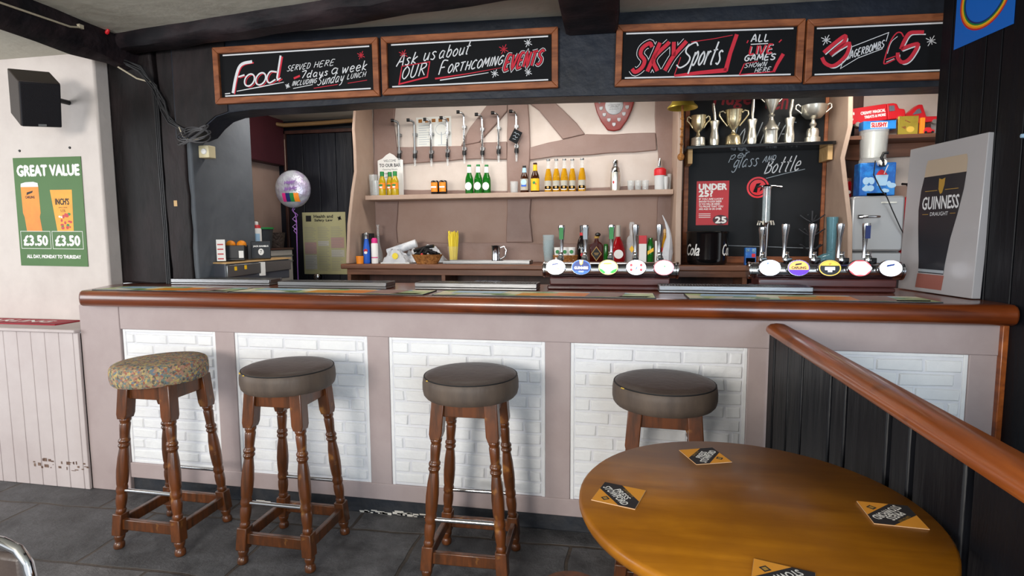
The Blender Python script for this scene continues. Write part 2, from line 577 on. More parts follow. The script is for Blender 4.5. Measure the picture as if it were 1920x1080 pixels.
    def build(self, name, parent=None, bevel=0.0, smooth=40, kind=None, seg=2, label=None, loc=None):
        me = bpy.data.meshes.new(name)
        me.from_pydata([tuple(p) for p in self.v], [], self.f)
        for n in self.mats:
            me.materials.append(MATS[n])
        me.polygons.foreach_set('material_index', self.fm)
        me.polygons.foreach_set('use_smooth', [smooth > 0] * len(self.f))
        me.update()
        if smooth > 0:
            me.set_sharp_from_angle(angle=math.radians(smooth))
        o = bpy.data.objects.new(name, me)
        COL.objects.link(o)
        if parent:
            o.parent = parent
        if bevel:
            b = o.modifiers.new('bevel', 'BEVEL')
            b.width, b.segments, b.limit_method, b.angle_limit = bevel, seg, 'ANGLE', math.radians(35)
            b.harden_normals = False
        if kind:
            o['kind'] = kind
        if label:
            o['label'] = label
        if loc:
            o.location = loc
        return o


def thing(name, label, cat, loc=(0, 0, 0), rz=0, group=None, rot=None):
    o = bpy.data.objects.new(name, None)
    COL.objects.link(o)
    o.empty_display_size = 0.05
    o.location = loc
    o.rotation_euler = rot if rot else (0, 0, rz)
    tag(o, label, cat, group)
    return o


def tag(o, label, cat, group=None):
    o['label'] = label
    o['category'] = cat
    if group:
        o['group'] = group
    return o


def dup(root, label, loc, rz=None, group=None):
    """A copy of a thing with copies of its parts and their sub-parts."""
    r = root.copy()
    COL.objects.link(r)
    r.location = loc
    if rz is not None:
        r.rotation_euler = (0, 0, rz)
    r['label'] = label
    if group:
        r['group'] = group
    for ch in list(root.children):
        c = ch.copy()
        COL.objects.link(c)
        c.parent = r
        for g in list(ch.children):
            d = g.copy()
            COL.objects.link(d)
            d.parent = c
    return r


def struct(name, mb, bevel=0.0, smooth=40):
    return mb.build(name, None, bevel, smooth, 'structure')


def wavy(pts, amp, seed):
    """Rough a closed outline slightly, as hand-hewn timber."""
    rnd = random.Random(seed)
    out = []
    n = len(pts)
    for i in range(n):
        a, b = Vector(pts[i]), Vector(pts[(i + 1) % n])
        out.append(tuple(a))
        L = (b - a).length
        k = int(L / 0.09)
        for j in range(1, k):
            t = j / k
            nn = Vector((-(b - a).y, (b - a).x)).normalized()
            q = a.lerp(b, t) + nn * rnd.uniform(-amp, amp)
            out.append(tuple(q))
    return out


# ---------------------------------------------------------------- the room
COUNTER = 1.155
struct('floor', MB('slate_floor').box(-6.5, -3.0, -0.08, 3.2, 4.6, 0.0))
struct('ceiling', MB('ceiling_paint').box(-6.5, -3.0, 2.6, 3.2, 3.36, 2.72))
struct('ceiling_left', MB('ceiling_paint').box(-6.5, -3.0, 2.53, -2.9, 2.95, 2.6))
struct('ceiling_alcove', MB('ceiling_paint').box(-3.0, 3.26, 2.415, -1.9, 4.4, 2.48))
struct('ceiling_behind_bar', MB('ceiling_paint').box(-3.2, 3.31, 2.47, 2.6, 4.6, 2.6))
struct('wall_left', MB('white_wall').box(-6.5, 2.85, 0.9, -3.057, 2.95, 2.6), 0.012)
# boarded dado under the sill
mb = MB('panelling_paint')
x = -6.5
while x < -2.98:
    mb.box(x, 2.55, 0.0, min(x + 0.094, -2.975), 2.57, 0.912)
    x += 0.097
mb.m('crack_black').box(-6.5, 2.562, 0.0, -2.975, 2.60, 0.905)
mb.m('peeled_wood')
rnd = random.Random(5)
for i in range(26):
    px = rnd.uniform(-3.36, -2.98)
    pz = rnd.uniform(0.1, 0.15)
    mb.rect(px, pz, px + rnd.uniform(0.006, 0.03), pz + rnd.uniform(0.003, 0.02), 2.5485)
struct('trim_1', mb, 0.003)
struct('trim_2', MB('panelling_paint').box(-6.5, 2.53, 0.912, -2.975, 2.852, 0.932), 0.006)          # window sill board
# timber posts at the left of the opening
mb = MB('black_timber')
mb.prism(wavy([(-3.25, COUNTER), (-2.735, COUNTER), (-2.745, 1.7), (-2.76, 2.6), (-3.25, 2.6)], 0.006, 1), 2.95, 3.18)
struct('trim_3', mb, 0.012)
mb = MB('black_timber')
mb.prism(wavy([(-2.70, COUNTER), (-2.55, COUNTER), (-2.555, 1.6), (-2.56, 2.6), (-2.72, 2.6), (-2.71, 1.8)], 0.006, 2), 2.945, 3.1)
mb.m('crack_black').box(-2.76, 3.02, COUNTER, -2.69, 3.1, 2.6)
mb.m('pale_wood').rect(-2.655, 1.63, -2.632, 1.665, 2.944)
struct('trim_4', mb, 0.008)
# lintel over the bar, turned slightly from the bar front
LA = math.atan(0.06)
mb = MB('navy_timber')
lint = [(-2.6, 2.63), (-2.6, 2.03), (-2.5, 2.03), (-2.44, 2.05), (-2.39, 2.10), (-2.33, 2.143), (-2.25, 2.165), (-2.11, 2.176), (-1.7, 2.182), (-1.35, 2.192), (-0.9, 2.188), (-0.3, 2.184), (0.4, 2.172), (0.9, 2.166), (1.53, 2.163), (2.3, 2.16), (2.3, 2.63)]
mb.prism(lint, 0, 0.16)
mb.m('black_timber').prism([(-2.59, 2.62), (-2.59, 2.04), (-2.5, 2.035), (-2.445, 2.055), (-2.395, 2.105), (-2.335, 2.148), (-2.255, 2.17), (-2.255, 2.62)], -0.006, 0.0)
lt = struct('trim_5', mb, 0.012)
lt.location, lt.rotation_euler = (0, 3.08, 0), (0, 0, LA)


def lintel(u, off, z):
    """Point u along the lintel face, off in front of it."""
    return (u * math.cos(LA) + off * math.sin(LA), 3.08 + u * math.sin(LA) - off * math.cos(LA), z)


# ceiling beams
mb = MB('black_beam')
for k in range(14):
    pass
prof = [(0.0, 2.62), (0.005, 2.555), (0.03, 2.532), (0.12, 2.528), (0.15, 2.55), (0.155, 2.62)]


def beam(prof, path, seed, w=0.006):
    """Sweep a cross-section (offset across, height) along plan points (x, y, dz) with an uneven surface."""
    rnd = random.Random(seed)
    mb = MB('black_beam')
    n = len(prof)
    vs, fs = [], []
    for i, (x, y, dz) in enumerate(path):
        a = Vector(path[max(i - 1, 0)][:2])
        b = Vector(path[min(i + 1, len(path) - 1)][:2])
        d = (b - a).normalized()
        nn = Vector((-d.y, d.x))
        for o, z in prof:
            vs.append((x + nn.x * o + rnd.uniform(-w, w), y + nn.y * o + rnd.uniform(-w, w), z + dz + rnd.uniform(-w, w)))
    for i in range(len(path) - 1):
        for k in range(n):
            k2 = (k + 1) % n
            fs.append((i * n + k, (i + 1) * n + k, (i + 1) * n + k2, i * n + k2))
    fs.append(tuple(range(n)))
    fs.append(tuple(len(vs) - 1 - k for k in range(n)))
    return mb.add(vs, fs)


path = [(-2.95 + i * 0.16, 2.80 - 0.118 * i * 0.16, -0.01 * (1 - i / 20)) for i in range(21)]
path += [(0.3 + 0.3 * i, 2.41 - 0.035 * i, 0) for i in range(1, 9)]
struct('trim_6', beam(prof, path, 3))
prof2 = [(0.0, 2.62), (-0.004, 2.52), (0.02, 2.46), (0.10, 2.44), (0.135, 2.47), (0.14, 2.62)]
path = [(-2.83, -1.2 + i * 0.2, 0) for i in range(20)] + [(-2.835, 2.72, 0), (-2.84, 2.84, 0), (-2.85, 2.94, 0)]
struct('trim_7', beam(prof2, path, 4, 0.011))
path = [(-0.015, 0.9 + i * 0.2, 0) for i in range(11)] + [(-0.015, 3.06, 0)]
struct('trim_8', beam([(0.0, 2.62), (0.0, 2.51), (0.02, 2.495), (0.25, 2.495), (0.27, 2.51), (0.27, 2.62)], path, 6, 0.006))
# boarded wall at the right end of the bar, splayed behind the counter
mb = MB('black_plank')
WA = math.atan2(0.09, 0.59)
WM = T(1.565, 2.45, 0) @ Matrix.Rotation(WA, 4, 'Z')
ds = [-1.2, -1.05, -0.9, -0.78, -0.62, -0.5, -0.36, -0.24, -0.1, 0.11, 0.241, 0.323, 0.445, 0.527, 0.597]
for a, b in zip(ds[:-1], ds[1:]):
    mb.box(0.0, a + 0.003, 0, 0.03, b - 0.003, 2.6, WM if a >= -0.11 else T(1.565, 2.45, 0))
mb.m('crack_black').box(0.014, -0.1, 0, 0.09, 0.59, 2.6, WM).box(0.014, -1.2, 0, 0.09, -0.1, 2.6, T(1.565, 2.45, 0))
struct('wall_right', mb, 0.003)


def right_wall(d, off, z):
    """Point d along the splayed boarded wall, off in front of it."""
    p = WM @ Vector((-off, d, z))
    return (p.x, p.y, z)


# walls behind the bar
struct('wall_bar_left', MB('grey_wall').box(-2.68, 2.965, 0, -2.53, 3.53, 2.47), 0.01)
mb = MB('mauve_wall').box(-3.0, 3.2, 0, -2.87, 4.5, 2.47)
struct('wall_alcove_left', mb)
mb = MB('maroon_paint').box(-2.88, 3.53, 2.04, -2.79, 4.33, 2.47)
struct('trim_9', mb, 0.006)
struct('wall_alcove_back', MB('door_plank').box(-3.0, 4.36, 0, -1.8, 4.46, 2.47))
struct('wall_back', MB('cream_wall').box(-1.9, 4.09, 1.75, 2.4, 4.19, 2.47))
struct('wall_back_lower', MB('mauve_wall').box(-1.9, 4.088, 0, 2.4, 4.19, 1.75))
struct('wall_far_right', MB('mauve_wall').box(2.3, 3.2, 0, 2.4, 4.1, 2.47))
# plank door at the end of the alcove
mb = MB('door_plank')
for i in range(5):
    mb.box(-2.775 + i * 0.15, 4.335, 0, -2.775 + i * 0.15 + 0.146, 4.36, 2.30)
mb.m('dark_wood').box(-2.80, 4.32, 0, -2.777, 4.36, 2.33).box(-2.80, 4.32, 2.302, -1.95, 4.36, 2.33)
mb.m('pale_panel').rect(-2.785, 2.0, -2.778, 2.26, 4.318)
d1 = struct('door_1', mb, 0.003)
mb = MB('chrome').lathe([(0, 0.055), (0.018, 0.052), (0.029, 0.04), (0.028, 0.025), (0.012, 0.015), (0.012, 0.0), (0.03, 0.0)], 18, T(-2.522, 4.335, 1.10) @ R(90, 'X'))
mb.build('door_knob', d1)
# timber framing on the back wall (x, z outlines)
frames = [
    [(-1.86, 2.46), (-1.68, 2.46), (-1.70, 2.31), (-1.69, 2.22), (-1.68, 2.12), (-1.66, 1.99), (-1.67, 1.75), (-1.68, 1.71), (-1.70, 1.5), (-1.69, 1.24), (-1.89, 1.24), (-1.88, 1.74)],
    [(-1.68, 2.12), (-1.16, 2.11), (-1.03, 2.13), (-0.82, 2.13), (-0.82, 2.0), (-1.03, 2.01), (-1.17, 2.01), (-1.38, 2.0), (-1.67, 1.99)],
    [(-0.92, 2.46), (-0.815, 2.46), (-0.815, 2.35), (-0.98, 2.18), (-1.03, 2.13), (-1.17, 2.11), (-1.1, 2.24)],
    [(-0.815, 2.46), (-0.67, 2.46), (-0.65, 2.19), (-0.65, 1.99), (-0.66, 1.77), (-0.64, 1.72), (-0.65, 1.58), (-0.63, 1.39), (-0.83, 1.39), (-0.82, 1.72), (-0.82, 2.0)],
    [(-0.67, 2.46), (-0.54, 2.46), (-0.41, 2.34), (-0.31, 2.24), (-0.25, 2.16), (-0.41, 2.13), (-0.49, 2.23), (-0.58, 2.34), (-0.66, 2.40)],
    [(-0.65, 2.08), (-0.52, 2.11), (-0.39, 2.13), (-0.24, 2.16), (-0.05, 2.15), (0.24, 2.15), (0.25, 2.03), (0.09, 2.02), (-0.1, 2.02), (-0.31, 2.01), (-0.47, 2.01), (-0.65, 1.99)],
    [(0.225, 2.46), (0.24, 2.16), (0.26, 2.01), (0.27, 1.75), (0.26, 1.67), (0.26, 1.24), (0.42, 1.24), (0.42, 2.46)],
    [(-1.7, 1.39), (-0.87, 1.39), (-0.54, 1.38), (0.27, 1.38), (0.27, 1.24), (-1.7, 1.24)],
    [(-1.66, 1.80), (-1.2, 1.785), (-0.82, 1.77), (-0.82, 1.745), (-1.66, 1.745)],
    [(-0.65, 1.77), (0.26, 1.79), (0.26, 1.745), (-0.65, 1.745)],
]
for i, f in enumerate(frames):
    mb = MB('mauve_timber')
    mb.prism(wavy(f, 0.004, 20 + i), 4.072 - 0.0025 * (i % 4), 4.10)
    struct('trim_%d' % (10 + i), mb, 0.006)
struct('trim_20', MB('dark_wood').box(1.433, 4.07, 1.24, 1.552, 4.10, 2.47), 0.004)
mb = MB('copper_pipe').tube([(-2.87, 3.9, 2.39), (-2.84, 4.2, 2.375), (-2.75, 4.27, 2.365), (-2.4, 4.275, 2.37), (-1.95, 4.275, 2.383)], 0.017, 10)
tag(mb.build('heating_pipe'), 'buff painted pipe running under the ceiling above the dark plank door', 'pipe')

# ---------------------------------------------------------------- the bar
bar = thing('bar', 'mauve painted timber bar front with white brick panels', 'bar', (-0.65, 2.58, 0))
BX = 0.65
mb = MB('bar_paint').box(-2.71 + BX, -0.012, 0.938, 1.53 + BX, 0.03, 1.069)
mb.build('top_rail', bar, 0.004)
mb = MB('bar_paint').box(-2.71 + BX, -0.010, 0.085, 1.53 + BX, 0.03, 0.172)
mb.build('bottom_rail', bar, 0.004)
for a, b in ((-2.972, -2.712), (-2.118, -2.003), (-1.245, -1.13), (-0.339, -0.219), (0.566, 0.75), (1.428, 1.53)):
    lo = 0.0 if a < -2.9 else 0.17
    hi = 1.069 if a < -2.9 else 0.94
    MB('bar_paint').box(a + BX, -0.014 if a < -2.9 else -0.008, lo, b + BX, 0.03, hi).build('post', bar, 0.004)
MB('plinth_paint').box(-2.71 + BX, 0.004, 0.0, 1.53 + BX, 0.05, 0.088).build('plinth', bar, 0.006)
mb = MB('plaster_chip')
rnd = random.Random(11)
for i in range(30):
    px = rnd.choice([rnd.uniform(-1.35, -0.95), rnd.uniform(-2.6, -1.4)]) + BX
    pz = rnd.uniform(0.0, 0.02)
    mb.rect(px, pz, px + rnd.uniform(0.01, 0.06), pz + rnd.uniform(0.004, 0.012), 0.0025)
mb.build('bare_plaster', bar, label='white patch of bare plaster along the plinth')


def brick_panel(x0, x1, z0, z1, seed):
    rnd = random.Random(seed)
    mb = MB('mortar_paint').box(x0 - 0.006, 0.0, z0 - 0.006, x1 + 0.006, 0.029, z1 + 0.006)
    mb.m('brick_paint')
    e = 0.02
    rows = 12
    h = (z1 - z0 - 2 * e) / rows
    L = 0.205
    for r in range(rows):
        x = x0 + e - (L * 0.5 if r % 2 else 0) - rnd.uniform(0, 0.03)
        z = z0 + e + r * h
        while x < x1 - e - 0.015:
            w = L * rnd.uniform(0.86, 1.1)
            a, b = max(x, x0 + e), min(x + w - 0.008, x1 - e)
            if b - a > 0.02:
                d = rnd.uniform(0.005, 0.010)
                j = [rnd.uniform(-0.003, 0.003) for _ in range(8)]
                mb.add([(a + j[0], 0.002, z + 0.004 + j[1]), (b + j[2], 0.002, z + 0.004 + j[3]), (b + j[4], 0.002, z + h - 0.004 + j[5]), (a + j[6], 0.002, z + h - 0.004 + j[7]),
                        (a + j[0] + 0.005, -d, z + 0.009 + j[1]), (b + j[2] - 0.005, -d, z + 0.009 + j[3]), (b + j[4] - 0.005, -d, z + h - 0.009 + j[5]), (a + j[6] + 0.005, -d, z + h - 0.009 + j[7])],
                       [(4, 5, 6, 7), (0, 1, 5, 4), (1, 2, 6, 5), (2, 3, 7, 6), (3, 0, 4, 7)])
            x += w
    mb.box(x0, -0.004, z0, x0 + 0.016, 0.01, z1).box(x1 - 0.016, -0.004, z0, x1, 0.01, z1)
    mb.box(x0 + 0.0161, -0.0035, z1 - 0.014, x1 - 0.0161, 0.01, z1).box(x0 + 0.0161, -0.0035, z0, x1 - 0.0161, 0.01, z0 + 0.014)
    return mb.build('brick_panel', bar, 0.0025, 50)


for i, (a, b, lo) in enumerate(((-2.702, -2.119, 0.176), (-2.002, -1.246, 0.16), (-1.129, -0.34, 0.158), (-0.218, 0.565, 0.158), (0.751, 1.427, 0.158))):
    brick_panel(a + BX, b + BX, lo, 0.937, 40 + i)
MB('rail_wood').box(1.528 + BX, -0.03, 0.0, 1.552 + BX, 0.5, 1.069).build('end_board', bar, 0.003, label='red-brown end board')
MB('bar_paint').box(-2.96 + BX, 0.014, 0.0, 1.528 + BX, 0.06, 1.069).build('backing', bar)

prof = [(2.56, 1.07), (2.52, 1.07), (2.502, 1.078), (2.494, 1.095), (2.492, 1.115), (2.496, 1.135), (2.506, 1.149), (2.522, 1.155), (2.56, 1.155), (2.85, 1.155), (3.22, 1.155), (3.22, 1.07)]
vs, fs = [], []
n = len(prof)
for k in range(2):
    for y, z in prof:
        left = -2.885 - max(0, min(y, 2.84) - 2.49) * 0.49
        vs.append((left if k == 0 else 1.552, y, z))
for i in range(n):
    j = (i + 1) % n
    fs.append((i, j, j + n, i + n))
fs += [tuple(range(n - 1, -1, -1)), tuple(range(n, 2 * n))]
mb = MB('counter_wood').add(vs, fs)
tag(mb.build('bar_counter', None, 0.012, 50, seg=3), 'long polished red-brown wooden bar counter with rounded front edge', 'counter')

# ---------------------------------------------------------------- boarded partition and handrail
pt = thing('partition', 'low black boarded partition with a polished red-brown handrail', 'partition', (0.63, 1.6, 0))
PY = 1.6
mb = MB('black_plank')
for a, b in ((2.49, 2.41), (2.385, 2.215), (2.20, 2.055), (2.035, 1.795), (1.775, 1.68), (1.66, 1.43), (1.405, 1.325), (1.30, 1.125), (1.10, 0.86), (0.84, 0.6), (0.58, 0.3)):
    mb.box(0.0, b - PY, 0.0, 0.022, a - PY, 1.03)
mb.m('crack_black').box(0.019, 0.3 - PY, 0.0, 0.04, 2.49 - PY, 1.025)
mb.build('boarding', pt, 0.005)
pr = [(-0.012, 1.024), (-0.02, 1.036), (-0.016, 1.052), (0.0, 1.064), (0.025, 1.068), (0.05, 1.066), (0.064, 1.058), (0.068, 1.04), (0.06, 1.026)]
vs, fs = [], []
ends = [(0.25, 1), (2.46, 1), (2.48, 0.93), (2.488, 0.75), (2.49, 0.45)]
n = len(pr)
for y, k in ends:
    for x, z in pr:
        vs.append((0.025 + (x - 0.025) * k, y - PY, 1.046 + (z - 1.046) * k))
for i in range(len(ends) - 1):
    for q in range(n):
        q2 = (q + 1) % n
        fs.append((i * n + q, i * n + q2, (i + 1) * n + q2, (i + 1) * n + q))
fs += [tuple(range(n)), tuple(range(len(vs) - 1, len(vs) - n - 1, -1))]
MB('rail_wood').add(vs, fs).build('handrail', pt, 0, 50, label='red-brown rounded handrail')

# ---------------------------------------------------------------- bar stools


def stool(name, label, floral=False, scuffs=0):
    t = thing(name, label, 'bar stool', (0, 0, 0), 0, 'turned-leg bar stools')
    H = 0.78
    FX, FY, TX, TY = 0.165, 0.155, 0.108, 0.104
    for sx in (-1, 1):
        for sy in (-1, 1):
            sh = Matrix.Identity(4)
            sh[0][2] = sx * (TX - FX) / H
            sh[1][2] = sy * (TY - FY) / H
            sh[0][3], sh[1][3] = sx * FX, sy * FY
            mb = MB('stool_wood')
            mb.lathe([(0, 0), (0.021, 0), (0.024, 0.01), (0.022, 0.025), (0.016, 0.034), (0.021, 0.045), (0.024, 0.06), (0.02, 0.068), (0, 0.068)], 14, sh)
            mb.box(-0.024, -0.024, 0.066, 0.024, 0.024, 0.168, sh)
            mb.lathe([(0.018, 0.166), (0.021, 0.172), (0.0225, 0.18), (0.018, 0.19), (0.0205, 0.2), (0.0235, 0.225), (0.0235, 0.25), (0.02, 0.262), (0.024, 0.27), (0.0245, 0.285), (0.021, 0.298),
                      (0.0235, 0.306), (0.026, 0.34), (0.027, 0.375), (0.0245, 0.43), (0.02, 0.468), (0.0185, 0.476), (0.025, 0.484), (0.025, 0.492), (0.0185, 0.497), (0.025, 0.503), (0.025, 0.512),
                      (0.019, 0.52), (0.021, 0.55), (0.023, 0.585), (0.0195, 0.594), (0.024, 0.602), (0.024, 0.61), (0.019, 0.62)], 14, sh)
            w = 0.027
            mb.prism([(-0.020, 0.612), (0.020, 0.612), (w, 0.635), (w, 0.78), (-w, 0.78), (-w, 0.635)], -w, w, sh)
            mb.build('leg', t, 0.004, 45)
    # apron between the square tops of the legs, foot frame between the blocks
    for s in (-1, 1):
        MB('stool_wood').box(-0.095, s * 0.107 - 0.011, 0.705, 0.095, s * 0.107 + 0.011, 0.775).build('apron', t, 0.003)
        MB('stool_wood').box(s * 0.111 - 0.011, -0.09, 0.705, s * 0.111 + 0.011, 0.09, 0.775).build('apron', t, 0.003)
        MB('stool_wood').box(-0.14, s * 0.147 - 0.012, 0.092, 0.14, s * 0.147 + 0.012, 0.142).build('stretcher', t, 0.004)
        MB('stool_wood').box(s * 0.157 - 0.012, -0.13, 0.092, s * 0.157 + 0.012, 0.13, 0.142).build('stretcher', t, 0.004)
        MB('chrome').tube([(-0.143, s * 0.138, 0.275), (0.143, s * 0.138, 0.275)], 0.009, 12).build('foot_rail', t, label='chrome foot rail')
    mb = MB('tapestry' if floral else 'leather')
    R0 = 0.2
    top = [(0, 0.873), (0.08, 0.872), (0.15, 0.870), (0.18, 0.867), (0.193, 0.86)]
    side = [(0.193, 0.86), (0.2, 0.85), (0.203, 0.83), (0.203, 0.8), (0.199, 0.782), (0.19, 0.771), (0, 0.768)]
    mb.lathe(top[::-1], 40)
    if not floral:
        mb.m('leather_side')
    mb.lathe(side[::-1], 40)
    if not floral:
        mb.m('black_print').tube([(0.196 * math.cos(a), 0.196 * math.sin(a), 0.857) for a in [2 * PI * i / 40 for i in range(40)]], 0.0028, 6, True)
        mb.m('foam_yellow')
        rnd = random.Random(name + label)
        for i in range(scuffs):
            a = rnd.uniform(-2.6, -2.0)
            mb.ball((0.198 * math.cos(a), 0.198 * math.sin(a), 0.855), 0.004, 8, 5, (1.4, 1, 0.7))
    mb.build('seat', t, 0, 40)
    return t


s1 = stool('bar_stool', 'bar stool with floral tapestry seat at the left end of the row', True)
s1.location = (-2.112, 2.225, 0)
s2 = stool('bar_stool', 'brown leather bar stool next to the floral one, yellow foam showing at its seam', False, 4)
s2.location = (-1.46, 2.22, 0)
s3 = stool('bar_stool', 'brown leather bar stool third from the left, between two leather ones', False, 1)
s3.location, s3.rotation_euler = (-0.612, 2.23, 0), (0, 0, 0.03)
s4 = stool('bar_stool', 'brown leather bar stool half hidden behind the round table', False, 2)
s4.location, s4.rotation_euler = (0.182, 2.235, 0), (0, 0, -0.05)
for c in s1.children:
    if c.name.startswith('seat'):
        c.rotation_euler = (0.0, -0.03, 0)

# ---------------------------------------------------------------- round table with beer mats
TZ = 0.878
tb = thing('round_table', 'round honey-brown wooden table with beer mats on it', 'table', (0.272, 1.195, 0))
mb = MB('table_wood').lathe([(0, TZ - 0.032), (0.338, TZ - 0.032), (0.348, TZ - 0.028), (0.353, TZ - 0.016), (0.352, TZ - 0.006), (0.346, TZ), (0, TZ)], 72)
mb.build('tabletop', tb, 0, 50)
for a in (150, 240, 330, 60):
    c, s = math.cos(math.radians(a)), math.sin(math.radians(a))
    MB('stool_wood').tube([(0.2 * c, 0.2 * s, TZ - 0.034), (0.255 * c, 0.255 * s, 0.45), (0.3 * c, 0.3 * s, 0.0)], [0.03, 0.027, 0.02], 12).build('leg', tb, 0, 50)
mb = MB('stool_wood')
for a in (150, 60):
    c, s = math.cos(math.radians(a)), math.sin(math.radians(a))
    mb.tube([(0.275 * c, 0.275 * s, 0.22), (-0.275 * c, -0.275 * s, 0.22)], 0.014, 10)
mb.build('stretcher', tb)


def coaster(label, x, y, deg):
    t = MB('coaster_edge')
    t.box(-0.047, -0.047, 0, 0.047, 0.047, 0.0016)
    FL = R(-90, 'X')                                      # upright art laid flat, facing up
    t.m('coaster_orange').rect(-0.0465, -0.0465, 0.0465, 0.0465, -0.0018, FL)
    t.m('coaster_black').flat([(-0.0465, 0.0465), (-0.0465, 0.012), (0.012, -0.0465), (0.0465, -0.0465), (0.0465, -0.012), (-0.006, 0.0465)], -0.0020, FL)
    t.m('white_print').text('STOWFORD', -0.044, -0.008, 0.044, 0.008, -0.0022, -45, 0, 0.0006, FL @ T(-0.006, 0, -0.006))
    t.text('PRESS', -0.024, -0.008, 0.024, 0.007, -0.0022, -45, 0, 0.0006, FL @ T(0.006, 0, 0.006))
    t.m('harp_gold').text('CRAFTED CIDER', -0.02, -0.003, 0.02, 0.003, -0.0022, -45, 0, 0, FL @ T(0.016, 0, 0.017))
    t.m('coaster_black').flat([(-0.032, -0.028), (-0.022, -0.018), (-0.012, -0.028), (-0.022, -0.038)], -0.0021, FL)
    t.m('harp_gold').flat([(-0.028, -0.028), (-0.022, -0.022), (-0.016, -0.028), (-0.022, -0.034)], -0.0022, FL)
    o = t.build('beer_mat', None, 0, 0)
    tag(o, label, 'beer mat', 'beer mats on the round table')
    o.location = (x, y, TZ + 0.0003)
    o.rotation_euler = (0, 0, math.radians(deg))


coaster('orange and black beer mat at the far edge of the table nearest the bar', 0.22, 1.431, 110)
coaster('orange and black beer mat at the left edge of the table', 0.006, 1.175, -16)
coaster('orange and black beer mat at the right edge of the table by the partition', 0.5415, 1.1865, 267)
coaster('orange and black beer mat closest to the front, cut off by the picture edge', 0.268, 0.918, 254)

# ---------------------------------------------------------------- hand-lettered chalkboards on the lintel


HAND = {
    'A': [[(0, 0), (.35, 1), (.58, 0)], [(.1, .35), (.52, .38)]], 'B': [[(.08, 0), (.12, 1)], [(.1, .98), (.45, .9), (.42, .62), (.12, .53)], [(.12, .53), (.52, .45), (.5, .1), (.06, 0)]],
    'C': [[(.55, .85), (.35, 1), (.1, .7), (.05, .25), (.25, 0), (.55, .12)]], 'D': [[(.08, 0), (.12, 1)], [(0, 1), (.4, .95), (.58, .6), (.45, .1), (.05, 0)]],
    'E': [[(.52, 1), (.12, .97), (.05, .02), (.5, .03)], [(.08, .5), (.43, .53)]], 'F': [[(.1, 0), (.14, .96), (.58, 1)], [(.1, .5), (.45, .54)]],
    'G': [[(.55, .85), (.35, 1), (.08, .65), (.08, .2), (.3, 0), (.53, .2), (.54, .45), (.32, .45)]], 'H': [[(.08, 0), (.1, 1)], [(.53, 0), (.55, 1)], [(.08, .5), (.55, .52)]],
    'I': [[(.08, 0), (.1, 1)]], 'J': [[(.4, 1), (.38, .2), (.2, 0), (0, .15)]], 'K': [[(.08, 0), (.1, 1)], [(.55, 1), (.12, .45), (.56, 0)]], 'L': [[(.12, 1), (.08, .03), (.48, .05)]],
    'M': [[(0, 0), (.12, 1), (.35, .35), (.6, 1), (.68, 0)]], 'N': [[(.05, 0), (.1, 1), (.48, 0), (.54, 1)]], 'O': [[(.3, 1), (.06, .65), (.08, .2), (.3, 0), (.54, .3), (.54, .7), (.28, 1)]],
    'R': [[(.06, 0), (.1, 1)], [(.02, .98), (.45, .95), (.48, .68), (.1, .5)], [(.2, .5), (.55, 0)]], 'S': [[(.55, .86), (.35, 1), (.1, .85), (.14, .62), (.46, .4), (.48, .15), (.25, 0), (.02, .12)]],
    'T': [[(0, .96), (.58, 1)], [(.3, .98), (.26, 0)]], 'U': [[(.08, 1), (.06, .2), (.25, 0), (.46, .2), (.53, 1)]], 'V': [[(0, 1), (.25, 0), (.58, 1)]], 'W': [[(0, 1), (.15, 0), (.38, .7), (.55, 0), (.75, 1)]],
    'Y': [[(0, 1), (.28, .5)], [(.6, 1), (.28, .5), (.16, 0)]], 'a': [[(.45, .52), (.2, .6), (.03, .3), (.15, 0), (.38, .15), (.46, .56)], [(.46, .56), (.43, .1), (.53, 0)]],
    'b': [[(.08, 1), (.06, .05)], [(.07, .4), (.3, .6), (.45, .35), (.3, 0), (.06, .08)]], 'd': [[(.44, .5), (.2, .6), (.03, .3), (.15, 0), (.4, .15)], [(.5, 1), (.44, .1), (.54, 0)]],
    'e': [[(.05, .3), (.42, .36), (.33, .58), (.14, .56), (.03, .28), (.18, 0), (.44, .1)]], 'g': [[(.44, .5), (.2, .6), (.03, .3), (.15, .05), (.4, .2)], [(.46, .58), (.42, -.2), (.2, -.35), (.02, -.22)]],
    'k': [[(.08, 1), (.05, 0)], [(.42, .6), (.1, .28), (.44, 0)]], 'l': [[(.08, 1), (.06, .08), (.15, 0)]], 'n': [[(.05, .6), (.05, 0)], [(.06, .4), (.25, .6), (.39, .5), (.4, 0)]],
    'o': [[(.25, .6), (.05, .38), (.07, .1), (.25, 0), (.42, .18), (.42, .42), (.23, .6)]], 'p': [[(.08, .58), (.04, -.38)], [(.08, .4), (.3, .6), (.45, .35), (.3, 0), (.07, .1)]],
    'r': [[(.05, .6), (.05, 0)], [(.06, .35), (.2, .58), (.35, .55)]], 's': [[(.38, .52), (.22, .6), (.07, .48), (.33, .2), (.25, 0), (.02, .06)]], 't': [[(.2, 1), (.14, .1), (.28, 0)], [(0, .62), (.38, .66)]],
    'u': [[(.05, .6), (.06, .12), (.2, 0), (.36, .2), (.41, .6)], [(.41, .6), (.43, 0)]], 'w': [[(0, .6), (.12, 0), (.28, .45), (.42, 0), (.58, .6)]],
    'y': [[(.03, .6), (.1, .15), (.3, .15), (.43, .6)], [(.43, .6), (.34, -.2), (.1, -.38)]], '7': [[(0, .95), (.5, 1), (.2, 0)]], "'": [[(.1, 1), (.06, .78)]],
}


